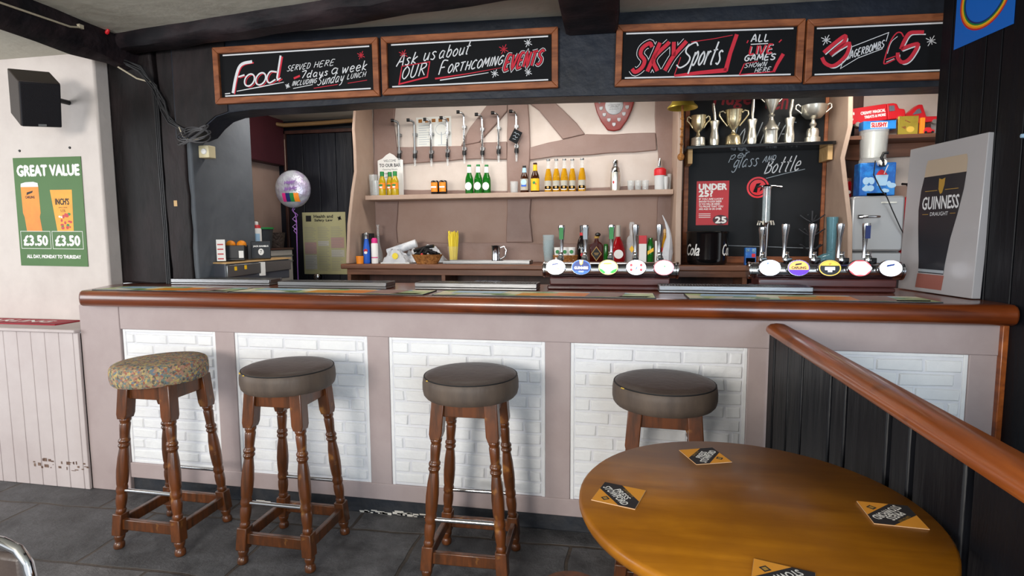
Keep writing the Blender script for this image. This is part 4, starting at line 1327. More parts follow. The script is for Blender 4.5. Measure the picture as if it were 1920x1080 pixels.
def lit_badge(kind):
    """Oval illuminated badge facing -y with its printed design."""
    mb = MB('chrome').lathe([(0, 0.012), (0.062, 0.012), (0.066, 0.006), (0.066, -0.004), (0.062, -0.012), (0, -0.0122)], 30, R(-90, 'X') @ Matrix.Diagonal((1, 0.77, 1, 1)))
    Y = -0.0128

    def ov(c, r, y):
        mb.m(c).oval(0, 0, 0.061 * r, 0.047 * r, y, None, 30)

    def seg(c, a0, a1, y, r=0.98):
        pts = [(0.061 * r * math.cos(math.radians(a0 + (a1 - a0) * i / 14)), 0.047 * r * math.sin(math.radians(a0 + (a1 - a0) * i / 14))) for i in range(15)]
        mb.m(c).flat(pts, y)
    if kind == 'navy_bar':
        ov('lit_blue', 1, Y), ov('lit_white', 0.94, Y - 1e-4)
        mb.m('lit_navy').flat([(-0.026, 0.011), (0.016, 0.02), (0.02, 0.027), (-0.022, 0.02)], Y - 2e-4)
        mb.m('lit_yellow').oval(0.016, -0.01, 0.007, 0.005, Y - 2e-4)
    elif kind == 'harp':
        ov('lit_blue', 1, Y), ov('lit_navy', 0.88, Y - 1e-4)
        seg('lit_blue', 215, 325, Y - 2e-4, 0.86)
        mb.m('lit_white').text('GUINNESS', -0.044, -0.012, 0.044, 0.004, Y - 4e-4, 0, 0, 0.0008).text('COLD', -0.016, -0.032, 0.016, -0.023, Y - 4e-4)
        mb.m('lit_gold').flat([(-0.012, 0.048), (-0.010, 0.022), (0.0, 0.012), (0.010, 0.022), (0.014, 0.048), (0.0, 0.042)], Y - 3e-4)
        mb.m('lit_white').flat([(-0.007, 0.044), (-0.006, 0.026), (0.001, 0.02), (0.007, 0.04)], Y - 4e-4)
    elif kind == 'green_sweep':
        ov('lit_yellow', 1, Y), ov('lit_white', 0.86, Y - 1e-4)
        mb.m('lit_green').flat([(-0.058, -0.006), (-0.036, -0.014), (-0.014, -0.034), (-0.03, -0.04), (-0.05, -0.025)], Y - 2e-4)
        mb.flat([(0.056, -0.006), (0.05, -0.026), (0.03, -0.038), (0.008, -0.034), (0.03, -0.016)], Y - 2e-4)
        mb.m('lit_orange').oval(-0.004, 0.024, 0.03, 0.006, Y - 2e-4)
    elif kind == 'red_dots':
        ov('lit_white', 1, Y)
        for sx in (-1, 1):
            for sz in (-1, 1):
                mb.m('lit_red').oval(sx * 0.031, sz * 0.015, 0.0085, 0.0085, Y - 2e-4, None, 12)
        mb.m('lit_blue').flat([(-0.004, -0.012), (0.002, -0.012), (0.008, 0.008), (0.002, 0.004)], Y - 2e-4)
    elif kind == 'green_mark':
        ov('lit_red', 1, Y), ov('lit_white', 0.93, Y - 1e-4)
        mb.m('lit_green').flat([(-0.006, 0.004), (0.010, 0.003), (0.008, 0.014)], Y - 2e-4)
    elif kind == 'plain_white':
        ov('lit_white', 1, Y)
        mb.m('lit_blue').flat([(-0.02, 0.022), (-0.006, 0.024), (-0.012, 0.034)], Y - 2e-4)
        mb.m('lit_blue').flat([(0.016, 0.028), (0.024, 0.028), (0.02, 0.033)], Y - 2e-4)
    elif kind == 'orange_purple':
        ov('lit_purple', 1, Y)
        seg('lit_orange', -15, 195, Y - 1e-4, 0.93)
        mb.m('lit_black').flat([(-0.022, 0.014), (0.014, 0.02), (0.018, 0.03), (-0.018, 0.025)], Y - 2e-4)
        mb.text('CARLING', -0.041, -0.006, 0.041, 0.008, Y - 2e-4, 0, 0, 0.001)
    elif kind == 'black_gold':
        ov('lit_gold', 1, Y), ov('lit_black', 0.9, Y - 1e-4)
        seg('lit_gold', 20, 160, Y - 2e-4, 0.88)
        mb.m('lit_white').rect(-0.028, -0.012, 0.028, 0.006, Y - 3e-4)
        mb.rect(-0.012, -0.024, 0.012, -0.012, Y - 3e-4)
        mb.m('lit_black').text('STOWFORD', -0.025, -0.006, 0.025, 0.002, Y - 4e-4)
        mb.text('SP', -0.007, 0.018, 0.007, 0.03, Y - 4e-4)
    elif kind == 'red_edges':
        ov('lit_red', 1, Y)
        pts = [(0.056 * math.cos(2 * PI * i / 40) * (1 - 0.16 * math.cos(8 * PI * i / 40 - PI)), 0.043 * math.sin(2 * PI * i / 40) * (1 - 0.1 * math.cos(8 * PI * i / 40))) for i in range(40)]
        mb.m('lit_white').flat(pts, Y - 2e-4)
    elif kind == 'white_lettered':
        ov('lit_white', 1, Y)
        mb.m('lit_navy').flat([(-0.024, 0.008), (0.018, 0.017), (0.022, 0.027), (-0.02, 0.019)], Y - 2e-4)
        mb.m('grey_print').text('CARLING', -0.036, -0.012, 0.036, 0.002, Y - 2e-4)
    return mb


def font(label, x0, x1, y, taps):
    xc = (x0 + x1) / 2
    w = (x1 - x0) / 2
    f = thing('beer_font', label, 'beer font', (xc, y, COUNTER + 0.001), 0, 'chrome beer fonts on the counter')
    mb = MB('pedestal_wood').box(-w + 0.02, -0.085, 0.0, w - 0.05, 0.13, 0.022).box(-w + 0.03, -0.06, 0.022, w - 0.035, 0.10, 0.062)
    mb.build('pedestal', f, 0.006)
    MB('chrome').tube([(-w, 0.0, 0.100), (w, 0.0, 0.100)], 0.042, 28).build('rail', f, 0.004, 50)
    for s in (-1, 1):
        MB('chrome').lathe([(0, 0), (0.045, 0), (0.045, 0.008), (0.041, 0.012), (0, 0.012)], 28, T(s * w, 0, 0.100) @ R(90 * s, 'Y')).build('end_cap', f, 0, 40)
    for bx, kind, hx, hh, hc in taps:
        x = bx - xc
        tp = MB('black_gloss').box(x - 0.014 + (hx - bx) * 0.6, -0.02, 0.13, x + 0.014 + (hx - bx) * 0.6, 0.03, 0.165)
        tp.m('chrome').lathe([(0.017, 0.0), (0.017, 0.02), (0.011, 0.03), (0.014, 0.045), (0, 0.045)], 16, T(x + (hx - bx) * 0.8, 0.0, 0.15))
        tp.tube([(x, -0.03, 0.105), (x, -0.05, 0.10)], 0.012, 10)
        tap = tp.build('tap', f, 0.003)
        X = hx - xc
        mb = MB('chrome').tube([(X, 0.0, 0.165), (X, 0.0, 0.205), (X, -0.004, 0.27), (X, -0.012, hh - 0.012), (X, -0.013, hh)], [0.010, 0.008, 0.013, 0.019, 0.017], 14, False, None, 1.0)
        if hc:
            mb.m(hc).box(X - 0.011, -0.033, hh - 0.075, X + 0.011, -0.028, hh - 0.012)
        mb.build('handle', tap, 0, 50)
        b = lit_badge(kind).build('badge', tap, 0, 45, label='lit oval badge')
        b.location = (x, -0.056, 0.116)
        b.scale = (0.81, 1.0, 0.82)
        b.rotation_euler = (math.radians(-6), 0, 0)
    return f


font('beer font with the dark blue harp badge, left of the two', -0.392, 0.292, 2.99,
     [(-0.329, 'navy_bar', -0.304, 0.338, 'green_print'), (-0.195, 'harp', -0.177, 0.338, 'chalk_soft'), (-0.055, 'green_sweep', -0.041, 0.338, 'green_print'), (0.087, 'red_dots', 0.083, 0.338, None), (0.225, 'green_mark', 0.204, 0.338, None)])
font('beer font with the orange and purple badge, right of the two', 0.66, 1.35, 3.02,
     [(0.739, 'plain_white', 0.712, 0.32, None), (0.872, 'orange_purple', 0.82, 0.335, None), (1.013, 'black_gold', 0.945, 0.335, None), (1.147, 'red_edges', 1.072, 0.335, None), (1.281, 'white_lettered', 1.188, 0.335, 'navy_print')])

# ---------------------------------------------------------------- left end behind the counter
ca = thing('bottle_cooler', 'grey metal cabinet with its side to the bar in the alcove behind the counter', 'cabinet', (-2.73, 3.82, 0))
mb = MB('cabinet_grey').box(-0.13, -0.25, 0, 0.13, 0.26, 1.34)
mb.build('body', ca, 0.006)
mb = MB('grey_steel').box(0.128, -0.25, 1.29, 0.136, 0.26, 1.298).box(0.128, -0.25, 1.245, 0.136, 0.26, 1.252)
mb.build('trim_strip', ca)
MB('dark_wood').box(-0.135, -0.255, 1.34, 0.14, 0.265, 1.355).build('top', ca, 0.003)
CT = 1.356
b = thing('spray_bottle', 'white spray can with a red collar on the grey cabinet in the alcove', 'spray can', (-2.63, 3.68, CT))
MB('white_print').lathe([(0, 0), (0.033, 0), (0.034, 0.01), (0.034, 0.14), (0.03, 0.15), (0, 0.15)], 18).build('can', b)
MB('ice_blue').lathe([(0.0345, 0.02), (0.0345, 0.11)], 18, None, (PI + 0.3, 2 * PI - 0.3)).build('label', b)
MB('red_print').lathe([(0.0305, 0.15), (0.028, 0.165), (0.02, 0.175), (0, 0.175)], 18).build('collar', b)
MB('white_print').lathe([(0.014, 0.175), (0.014, 0.195), (0.006, 0.2), (0, 0.2)], 12).build('nozzle', b)
b = thing('ice_bin', 'dark bin with green rim behind the white spray can in the alcove', 'bin', (-2.665, 3.80, CT))
mb = MB('plinth_paint').lathe([(0, 0), (0.06, 0), (0.075, 0.15), (0.078, 0.15), (0.07, 0.145), (0.058, 0.01), (0, 0.01)], 22)
mb.m('chalk_soft').stroke([(-0.03, 0.09), (0.0, 0.1), (0.035, 0.09)], 0.006, -0.074).stroke([(-0.025, 0.065), (0.03, 0.068)], 0.006, -0.074)
mb.build('bucket', b)
MB('green_print').lathe([(0.074, 0.142), (0.08, 0.145), (0.08, 0.158), (0.074, 0.158)], 22).build('rim', b, label='green rim')
b = thing('dark_basket', 'small dark woven basket on the grey cabinet beside the black door', 'basket', (-2.69, 3.985, CT))
MB('dark_wicker').lathe([(0, 0), (0.065, 0), (0.08, 0.12), (0.074, 0.12), (0.06, 0.01), (0, 0.01)], 20).build('bowl', b)
# till with the crate, price strip and drinks box on it
t = thing('till', 'steel till with sloping front at the left behind the counter', 'till', (-2.375, 3.30, COUNTER + 0.001), math.radians(72))
mb = MB('till_grey').prism([(-0.24, 0.0), (0.24, 0.0), (0.24, 0.135), (-0.24, 0.12)], -0.03, 0.10)
mb.build('body', t, 0.004)
mb = MB('pale_wood').prism([(-0.245, 0.118), (0.245, 0.133), (0.245, 0.142), (-0.245, 0.127)], -0.05, 0.11)
mb.build('top', t, 0.002)
MB('grey_steel').prism([(-0.24, 0.035), (0.24, 0.06), (0.24, 0.125), (-0.24, 0.11)], -0.05, -0.028).build('display_panel', t, 0.003)
mb = MB('white_print').box(0.0, -0.054, 0.03, 0.03, -0.03, 0.12)
mb.m('yellow_print').box(-0.19, -0.053, 0.075, -0.175, -0.05, 0.1).box(-0.12, -0.053, 0.08, -0.105, -0.05, 0.105)
mb.build('key_pad', t)
cr = thing('garnish_crate', 'small black crate of oranges on the till', 'crate', (-2.452, 3.20, 1.294), math.radians(25))
MB('crate_black').box(-0.068, -0.05, 0, 0.068, 0.06, 0.012).box(-0.068, -0.05, 0.012, 0.068, -0.044, 0.095).box(-0.068, 0.054, 0.012, 0.068, 0.06, 0.095).box(-0.068, -0.044, 0.012, -0.062, 0.054, 0.095).box(0.062, -0.044, 0.012, 0.068, 0.054, 0.095).build('box', cr, 0.002)
MB('white_print').rect(0.034, 0.014, 0.062, 0.06, -0.0505).build('label', cr)
for i, (ox, oy, lb) in enumerate(((-0.02, -0.005, 'left orange of the pair in the black crate on the till'), (0.036, 0.0, 'right orange of the pair in the black crate on the till'))):
    o = MB('orange_fruit').ball((0, 0, 0), 0.03, 16, 10, (1, 1, 0.95)).build('orange')
    tag(o, lb, 'orange', 'oranges in the crate')
    o.location = (-2.452 + ox, 3.20 + oy + 0.005 + ox * 0.45, 1.294 + 0.098)
jd = thing('whiskey_box', 'black drinks box with a round white emblem on the till', 'box', (-2.375, 3.36, 1.298), math.radians(35))
MB('crate_black').box(-0.06, -0.045, 0, 0.06, 0.045, 0.115).build('box', jd, 0.003)
mb = MB('white_print').oval(0, 0.045, 0.017, 0.022, -0.0456).text('JACK DANIEL\'S', -0.046, 0.075, 0.046, 0.088, -0.0456, 0, 0, 0.001)
mb.m('black_print').text('7', -0.006, 0.034, 0.006, 0.056, -0.046)
mb.build('emblem', jd, 0, 0)
ps = thing('price_strip', 'narrow white price strip standing at the left end of the till', 'price list', (-2.462, 3.085, 1.292), math.radians(20))
mb = MB('white_print').box(-0.026, 0, 0, 0.026, 0.004, 0.135)
mb.m('red_print')
for z in (0.01, 0.04, 0.07, 0.10):
    mb.rect(-0.02, z, 0.015, z + 0.008, -0.0006)
mb.build('card', ps)
# balloon and poster in front of the plank door
bl = thing('balloon', 'silver foil balloon with coloured stripes floating in front of the dark plank door', 'balloon', (-2.49, 3.95, 1.81))
mb = MB('foil').lathe([(0.145 * math.sin(PI * i / 14), -0.145 * math.cos(PI * i / 14) * 0.55) for i in range(15)], 32, R(90, 'X') @ R(0, 'Z'))
for c, x0, x1 in (('pink_print', -0.045, -0.015), ('navy_print', -0.015, 0.02), ('green_print', 0.02, 0.05), ('orange_print', 0.05, 0.085)):
    def yy(x, z):
        return -0.0815 * math.sqrt(max(0.0, 1 - (x * x + z * z) / 0.0212)) - 0.004
    zs = [-0.035, -0.06, -0.085, -0.10]
    vs = []
    for z in zs:
        for x in (x0, x1):
            vs.append((x, yy(x, z), z))
    mb.m(c).add(vs, [(2 * i + 1, 2 * i, 2 * i + 2, 2 * i + 3) for i in range(3)])
mb.m('ribbon_purple')
mb.text('Happy', -0.02, 0.03, 0.075, 0.06, -0.083, 8, 0.3, 0.001).text('Birthday', -0.02, -0.02, 0.085, 0.012, -0.085, 8, 0.3, 0.001)
mb.build('envelope', bl, 0, 50)
mb = MB('ribbon_purple').tube([(0, 0, -0.14), (-0.01, -0.005, -0.16), (0.012, 0, -0.19), (0.02, 0.0, -0.25), (0.016, 0, -0.4), (0.012, 0, -0.6), (0.012, 0, -1.81)], 0.004, 6)
rnd = random.Random(8)
for i in range(6):
    z = -0.15 - i * 0.03
    mb.tube([(0.01, 0, z), (0.01 + rnd.uniform(-.025, .03), -0.01, z - 0.02), (0.015, 0, z - 0.045)], 0.003, 5)
mb.build('ribbon', bl, label='purple curled ribbon')
po = thing('law_poster', 'faded cream health and safety notice on the dark plank door', 'poster', (-2.455, 4.33, 1.385))
mb = MB('cream_paper').box(-0.198, 0, -0.262, 0.198, 0.003, 0.262)
mb.m('pink_paper').rect(-0.185, -0.09, -0.075, 0.01, -0.0006).rect(0.06, -0.04, 0.18, 0.05, -0.0006)
mb.m('grey_paper').rect(-0.185, -0.22, -0.075, -0.1, -0.0006).rect(-0.06, -0.02, 0.04, 0.02, -0.0006).rect(0.06, -0.115, 0.18, -0.055, -0.0006)
mb.m('grey_print')
for cx in (-0.183, -0.06, 0.062):
    for i in range(26):
        mb.rect(cx, 0.135 - i * 0.0145, cx + 0.08 + 0.035 * ((i * 7) % 5) / 5, 0.1375 - i * 0.0145, -0.0009)
mb.m('black_print').text('Health and', -0.09, 0.215, 0.085, 0.24, -0.0009, 0, 0, 0.0012).text('Safety Law', -0.085, 0.18, 0.08, 0.205, -0.0009, 0, 0, 0.0012)
mb.rect(-0.165, 0.185, -0.115, 0.235, -0.0009)
mb.star(0.145, 0.21, 0.02, 0.008, -0.0009)
mb.build('sheet', po)

# ---------------------------------------------------------------- shelving and counter behind the bar
bc = thing('back_cabinet', 'dark open wooden cabinet under the back counter', 'cabinet', (0.05, 3.9, 0))
mb = MB('dark_wood').box(-2.01, 0.16, 0.0, 2.2, 0.18, 1.205)
mb.build('back_board', bc)
for x in (-1.99, -1.27, -0.35, 0.74, 1.5, 2.16):
    MB('shelf_wood').box(x - 0.014, -0.15, 0.0, x + 0.014, 0.16, 1.205).build('upright', bc, 0.002)
MB('dark_wood').box(-2.0, -0.13, 1.03, 2.17, 0.16, 1.05).build('inner_shelf', bc)
MB('shelf_wood').box(-1.99, -0.16, 1.165, 2.16, -0.13, 1.205).build('front_rail', bc, 0.002)
t = thing('oval_basket', 'low oval wicker basket of silver foil inside the dark cabinet under the back counter', 'basket', (-0.93, 3.86, 1.051))
MB('wicker').lathe([(0, 0), (0.08, 0), (0.125, 0.06), (0.12, 0.062), (0.076, 0.006), (0, 0.006)], 28, Matrix.Diagonal((1.1, 0.6, 1, 1))).build('basket', t)
for k in range(4):
    MB('foil').ball((-0.06 + 0.045 * k, 0.0, 0.055), 0.035, 12, 7, (1.2, 0.8, 0.5)).build('foil_ball', t)
o = MB('shelf_wood').box(-1.99, 3.72, 1.207, 2.25, 4.07, 1.243).build('back_counter', None, 0.006)
tag(o, 'brown wooden back counter running along the wall behind the bar', 'counter')
BC = 1.244
sh = thing('shelf_unit', 'mauve painted shelving unit with wavy side panels behind the bar', 'shelves', (-0.75, 3.9, 0))
SX = 0.75


def side_panel(name, pts, x0, x1):
    """Upright board whose front edge waves in and out: pts are (y, z, dx) down the front edge."""
    mb = MB('pale_panel')
    vs, fs = [], []
    for y, z, dx in pts:
        vs += [(x0 + dx + SX, y - 3.9, z), (x1 + dx + SX, y - 3.9, z), (x1 + SX, 4.07 - 3.9, z), (x0 + SX, 4.07 - 3.9, z)]
    for i in range(len(pts) - 1):
        for k in range(4):
            k2 = (k + 1) % 4
            fs.append((i * 4 + k, (i + 1) * 4 + k, (i + 1) * 4 + k2, i * 4 + k2))
    n = len(vs)
    fs += [(0, 1, 2, 3), (n - 1, n - 2, n - 3, n - 4)]
    return mb.add(vs, fs).build(name, sh, 0.004)


side_panel('side_panel', [(3.80, 2.46, 0), (3.80, 2.34, 0.0), (3.77, 2.21, 0.0), (3.76, 2.06, 0.01), (3.78, 1.91, 0.0), (3.76, 1.76, -0.02), (3.73, 1.53, -0.04), (3.72, BC + 0.002, -0.055)], -1.892, -1.868)
side_panel('side_panel', [(3.72, 2.46, 0), (3.715, 2.0, 0.004), (3.725, 1.6, 0.002), (3.72, BC + 0.002, 0.006)], 0.352, 0.386)
sh_main = sh
sh = thing('end_panel', 'pale upright board with a wavy front edge right of the large blackboard', 'panel', (-0.75, 3.9, 0))
side_panel('board', [(3.73, 2.46, 0.0), (3.73, 2.30, 0.0), (3.71, 2.08, 0.0), (3.75, 1.9, -0.02), (3.74, 1.69, 0.008), (3.72, 1.5, 0.03), (3.72, BC + 0.002, 0.04)], 1.335, 1.362)
sh = sh_main
SHZ = 1.742
pts = [(-1.85, 3.86)]
rnd = random.Random(9)
k = -1.7
while k < 0.35:
    pts.append((k, 3.862 + rnd.uniform(-0.008, 0.008)))
    k += 0.17
pts += [(0.35, 3.86), (0.35, 4.065), (-1.85, 4.065)]
vs = [(x + SX, y - 3.9, SHZ) for x, y in pts] + [(x + SX, y - 3.9, SHZ - 0.034) for x, y in pts]
n = len(pts)
fs = [tuple(range(n)), tuple(range(2 * n - 1, n - 1, -1))] + [(i, i + n, (i + 1) % n + n, (i + 1) % n) for i in range(n)]
MB('pale_panel').add(vs, fs).build('shelf_board', sh, 0.004)
SHZ += 0.001

# ---------------------------------------------------------------- on the back wall


def optic(label, x, zt, h, tone):
    t = thing('bottle_bracket', label, 'bracket', (x, 4.072, zt), 0, 'spirit bottle brackets on the back wall')
    MB(tone).tube([(0.012, -0.03, -0.03), (0.012, -0.03, -h + 0.05)], 0.0085, 12).build('rod', t)
    mb = MB(tone).tube([(0.012, -0.03, -0.032), (0.010, -0.035, -0.012), (0.0, -0.05, -0.004), (-0.028, -0.062, 0.0)], 0.0085, 10)
    mb.m('black_plastic').tube([(-0.012, -0.056, 0.001), (-0.034, -0.064, 0.0)], 0.0125, 10)
    mb.build('hook', t)
    MB('black_plastic').lathe([(0, -0.014), (0.014, -0.014), (0.016, 0.0), (0.014, 0.018), (0, 0.018)], 14, T(0.012, -0.03, -h + 0.075)).build('clamp', t)
    MB('clear_plastic').lathe([(0, 0), (0.007, 0), (0.010, 0.05), (0, 0.05)], 12, T(0.012, -0.03, -h)).build('measure', t)
    MB('grey_steel').box(-0.002, -0.03, -0.11, 0.026, 0.004, -0.09).box(-0.002, -0.03, -h + 0.1, 0.026, 0.004, -h + 0.12).build('wall_plate', t)


names = ['first', 'second', 'third', 'fourth', 'fifth', 'sixth', 'seventh', 'eighth']
for i, (x, zt, h) in enumerate(((-1.66, 2.305, 0.335), (-1.535, 2.303, 0.337), (-1.405, 2.302, 0.342), (-1.278, 2.308, 0.344), (-1.148, 2.343, 0.368), (-1.01, 2.32, 0.35), (-0.888, 2.325, 0.35), (-0.755, 2.33, 0.352))):
    lb = '%s hanging spirit bottle bracket from the left on the back wall' % names[i]
    if i == 7:
        lb = 'rightmost spirit bottle bracket, with the small chalk tag hanging on it'
    optic(lb, x, zt, h, 'grey_steel' if i < 2 else 'chrome')
tg = thing('price_tag', 'small black chalk price tag hanging askew on the rightmost bottle bracket', 'tag', (-0.745, 4.02, 2.155), 0, None, (0, math.radians(28), 0))
MB('chalkboard').box(-0.033, 0, -0.045, 0.033, 0.004, 0.045).build('board', tg)
MB('chalk_soft').stroke([(-0.022, 0.018), (-0.012, 0.026), (-0.004, 0.016), (0.008, 0.025), (0.022, 0.018)], 0.003, -0.001).stroke([(-0.018, -0.004), (-0.004, 0.004), (0.004, -0.008), (0.018, 0.0)], 0.003, -0.001).stroke([(-0.012, -0.024), (0.012, -0.02)], 0.003, -0.001).build('lettering', tg, 0, 0)
nt_ = thing('wall_notice', 'white paper notice behind the left bottle brackets on the back wall', 'notice', (-1.385, 4.086, 2.22))
mb = MB('white_paper').box(-0.138, 0, -0.115, 0.138, 0.002, 0.115)
mb.m('wicker')
for i in range(5):
    mb.rect(-0.12 + i * 0.053, 0.075, -0.09 + i * 0.053, 0.1, -0.0006)
mb.m('chalk_soft')
for i in range(9):
    mb.rect(-0.12, 0.05 - i * 0.017, -0.015 - 0.02 * (i % 3), 0.0535 - i * 0.017, -0.0006)
mb.stroke([(0.06, -0.09), (0.06, 0.0)], 0.006, -0.0006)
mb.stroke([(0.06 + 0.045 * math.cos(a), 0.02 + 0.04 * math.sin(a)) for a in [2 * PI * i / 16 for i in range(16)]], 0.003, -0.0006, None, True)
mb.stroke([(0.03, -0.095), (0.1, -0.095)], 0.004, -0.0006)
mb.build('sheet', nt_)

pl = thing('trophy_shield', 'red wooden trophy shield with silver plaques on the back wall', 'shield', (-0.047, 4.088, 2.172))
out = [(0, 0.0), (0.025, 0.004), (0.045, 0.008), (0.09, 0.07), (0.122, 0.14), (0.142, 0.215), (0.146, 0.28), (0.12, 0.3), (-0.12, 0.3), (-0.146, 0.28), (-0.142, 0.215), (-0.122, 0.14), (-0.09, 0.07), (-0.045, 0.008), (-0.025, 0.004)]
mb = MB('maroon_paint')
bpy_red = mat('shield_red', '#842019', 0.4, coat=0.3)
MB('shield_red').prism(out, -0.022, 0.0).build('board', pl, 0.006)
mb = MB('plaque_silver').lathe([(0, 0.006), (0.045, 0.006), (0.062, 0.003), (0.064, 0.0)], 26, T(0, -0.022, 0.175) @ R(90, 'X'))
mb.m('grey_print').stroke([(-0.042, 0.178), (0.042, 0.178)], 0.003, -0.0285).stroke([(-0.03, 0.165), (0.03, 0.165)], 0.004, -0.0285).stroke([(-0.034, 0.15), (0.034, 0.15)], 0.003, -0.0285).stroke([(-0.025, 0.2), (-0.01, 0.212), (0.01, 0.205), (0.025, 0.212)], 0.006, -0.0285)
mb.build('centre_plaque', pl, 0, 30, label='large round silver plaque')
for sx in (-1, 1):
    for px, pz in ((0.035, 0.078), (0.068, 0.115), (0.09, 0.16), (0.102, 0.208), (0.098, 0.252)):
        c = (sx * px, pz)
        MB('plaque_silver').prism([(c[0], c[1] - 0.016), (c[0] + 0.012, c[1] - 0.006), (c[0] + 0.013, c[1] + 0.012), (c[0] - 0.013, c[1] + 0.012), (c[0] - 0.012, c[1] - 0.006)], -0.026, -0.02).build('small_plaque', pl, 0.002)
MB('plaque_silver').prism([(0, 0.03), (0.012, 0.04), (0.013, 0.058), (-0.013, 0.058), (-0.012, 0.04)], -0.026, -0.02).build('small_plaque', pl, 0.002)

bell = thing('bar_bell', 'brass bell with a knotted rope hanging under the dark lintel', 'bell', (0.36, 3.52, 2.19))
mb = MB('brass').lathe([(0.088, 0.0), (0.086, 0.008), (0.07, 0.022), (0.056, 0.05), (0.048, 0.085), (0.04, 0.1), (0.015, 0.108), (0.012, 0.118), (0, 0.12)], 32)
mb.lathe([(0.0, 0.1), (0.036, 0.094), (0.05, 0.05), (0.065, 0.02), (0.088, 0.0)][::1], 32)
mb.build('bell_cup', bell)
MB('brass').tube([(0, 0, 0.115), (0, 0, 0.20), (0, 0.02, 0.28)], 0.008, 8).build('hanger', bell)
mb = MB('wicker').tube([(0, 0, 0.08), (0.0, 0, -0.02), (0.003, 0, -0.1), (0.0, 0, -0.2), (-0.004, 0, -0.29)], 0.0075, 8)
for z in (-0.06, -0.12, -0.165, -0.21):
    mb.ball((0, 0, z), 0.012, 10, 6, (1, 1, 0.7))
mb.ball((-0.003, 0, -0.285), 0.021, 12, 8, (1, 1, 1.1))
mb.build('rope', bell, label='knotted tan bell rope')

# ---------------------------------------------------------------- blackboard, trophy shelf
def hand_on(mb, s, x0, x1, z, h, rise, w, y=-0.0206, slant=0.35):
    b = Board.__new__(Board)
    b.W, b.H, b.Y, b.w, b.r = 1.0, 1.0, y, mb, mb
    b.hand('w', s, x0 + 0.5, x1 + 0.5, z, h, rise, slant, w)


bb = thing('wine_blackboard', 'large framed blackboard with wine lettering behind the trophy shelf', 'blackboard', (0.885, 4.06, BC))
MB('chalkboard_big').box(-0.425, -0.02, 0.04, 0.43, 0.0, 1.22).build('board', bb)
for a in ((-0.452, 0.0, -0.422, 1.22), (0.425, 0.0, 0.447, 1.22), (-0.422, 0.0, 0.43, 0.045)):
    MB('frame_wood').box(a[0], -0.032, a[1], a[2], 0.01, a[3]).build('frame_moulding', bb, 0.003)
mb = MB('chalk_dull_red').text('Fl\u00fcgel', -0.27, 1.035, 0.0, 1.155, -0.0206, -2, 0.15, 0.003).text('den', 0.06, 1.02, 0.2, 1.13, -0.0206, -2, 0.15, 0.002)
mb.build('red_lettering', bb, 0, 0, label='dark red chalk lettering')
mb = MB('chalk_soft').text('', 0, 0, 1, 1, 0)
hand_on(mb, 'WINE', -0.13, 0.23, 0.80, 0.15, -0.02, 0.006)
hand_on(mb.m('chalk_soft'), 'per', -0.15, -0.03, 0.70, 0.05, 0.02, 0.0045)
hand_on(mb, 'glass', -0.12, 0.03, 0.645, 0.085, 0.01, 0.0055)
hand_on(mb, 'AND', 0.06, 0.135, 0.675, 0.04, 0.008, 0.0045)
hand_on(mb.m('chalk_white'), 'Bottle', 0.08, 0.295, 0.60, 0.10, 0.02, 0.0065)
mb.m('chalk_soft').stroke([(0.08, 0.57), (0.2, 0.60), (0.32, 0.625)], 0.004, -0.0206).stroke([(-0.15, 0.12), (0.4, 0.10)], 0.003, -0.0206)
mb.build('white_lettering', bb, 0, 0, label='white chalk lettering')
uy = thing('age_notice', 'red Under 25 notice stuck on the large blackboard', 'notice', (0.625, 4.037, 1.655))
mb = MB('poster_red').box(-0.106, 0, -0.15, 0.106, 0.002, 0.15)
mb.m('white_print').text('UNDER', -0.09, 0.09, 0.09, 0.13, -0.0006, 0, 0, 0.003).text('25?', -0.09, 0.045, 0.0, 0.085, -0.0006, 0, 0, 0.003)
for i, s in enumerate(('IF YOU ARE LUCKY', 'ENOUGH TO LOOK UNDER', '25 YOU WILL BE ASKED', 'TO PROVE THAT YOU', 'ARE AGE 18 OR OVER')):
    mb.text(s, -0.088, 0.022 - i * 0.017, 0.07 - 0.01 * (i % 3), 0.034 - i * 0.017, -0.0006, 0, 0, 0.0005)
for i in range(3):
    mb.rect(-0.088, -0.075 - i * 0.012, -0.01, -0.071 - i * 0.012, -0.0006)
mb.m('maroon_paint').oval(0.055, -0.115, 0.05, 0.034, -0.0007)
mb.m('white_print').text('25', 0.022, -0.136, 0.092, -0.095, -0.0009, 0, 0, 0.003)
mb.build('sheet', uy)
rl = thing('round_sticker', 'round red badge sticker on the large blackboard', 'sticker', (0.915, 4.038, 1.755))
mb = MB('truck_red').stroke([(0.065 * math.cos(2 * PI * i / 30), 0.065 * math.sin(2 * PI * i / 30)) for i in range(30)], 0.012, 0.0, None, True)
mb.oval(0, 0, 0.052, 0.052, 0.0005)
mb.m('chalkboard').flat([(-0.03, -0.03), (-0.005, -0.035), (0.0, 0.0), (0.02, 0.03), (-0.01, 0.025)], -0.0005).flat([(0.01, -0.03), (0.035, -0.01), (0.02, 0.0)], -0.0005)
mb.build('disc', rl, 0, 0)
ts = thing('trophy_shelf', 'black shelf of trophies across the large blackboard', 'shelf', (0.885, 3.90, 2.0))
MB('black_gloss').box(-0.46, -0.07, -0.006, 0.432, 0.12, 0.016).build('board', ts, 0.003)
for x in (-0.448, 0.398):
    MB('pale_wood').box(x, -0.03, -0.095, x + 0.03, 0.125, -0.006).build('bracket', ts, 0.002)
TSZ = 2.0165


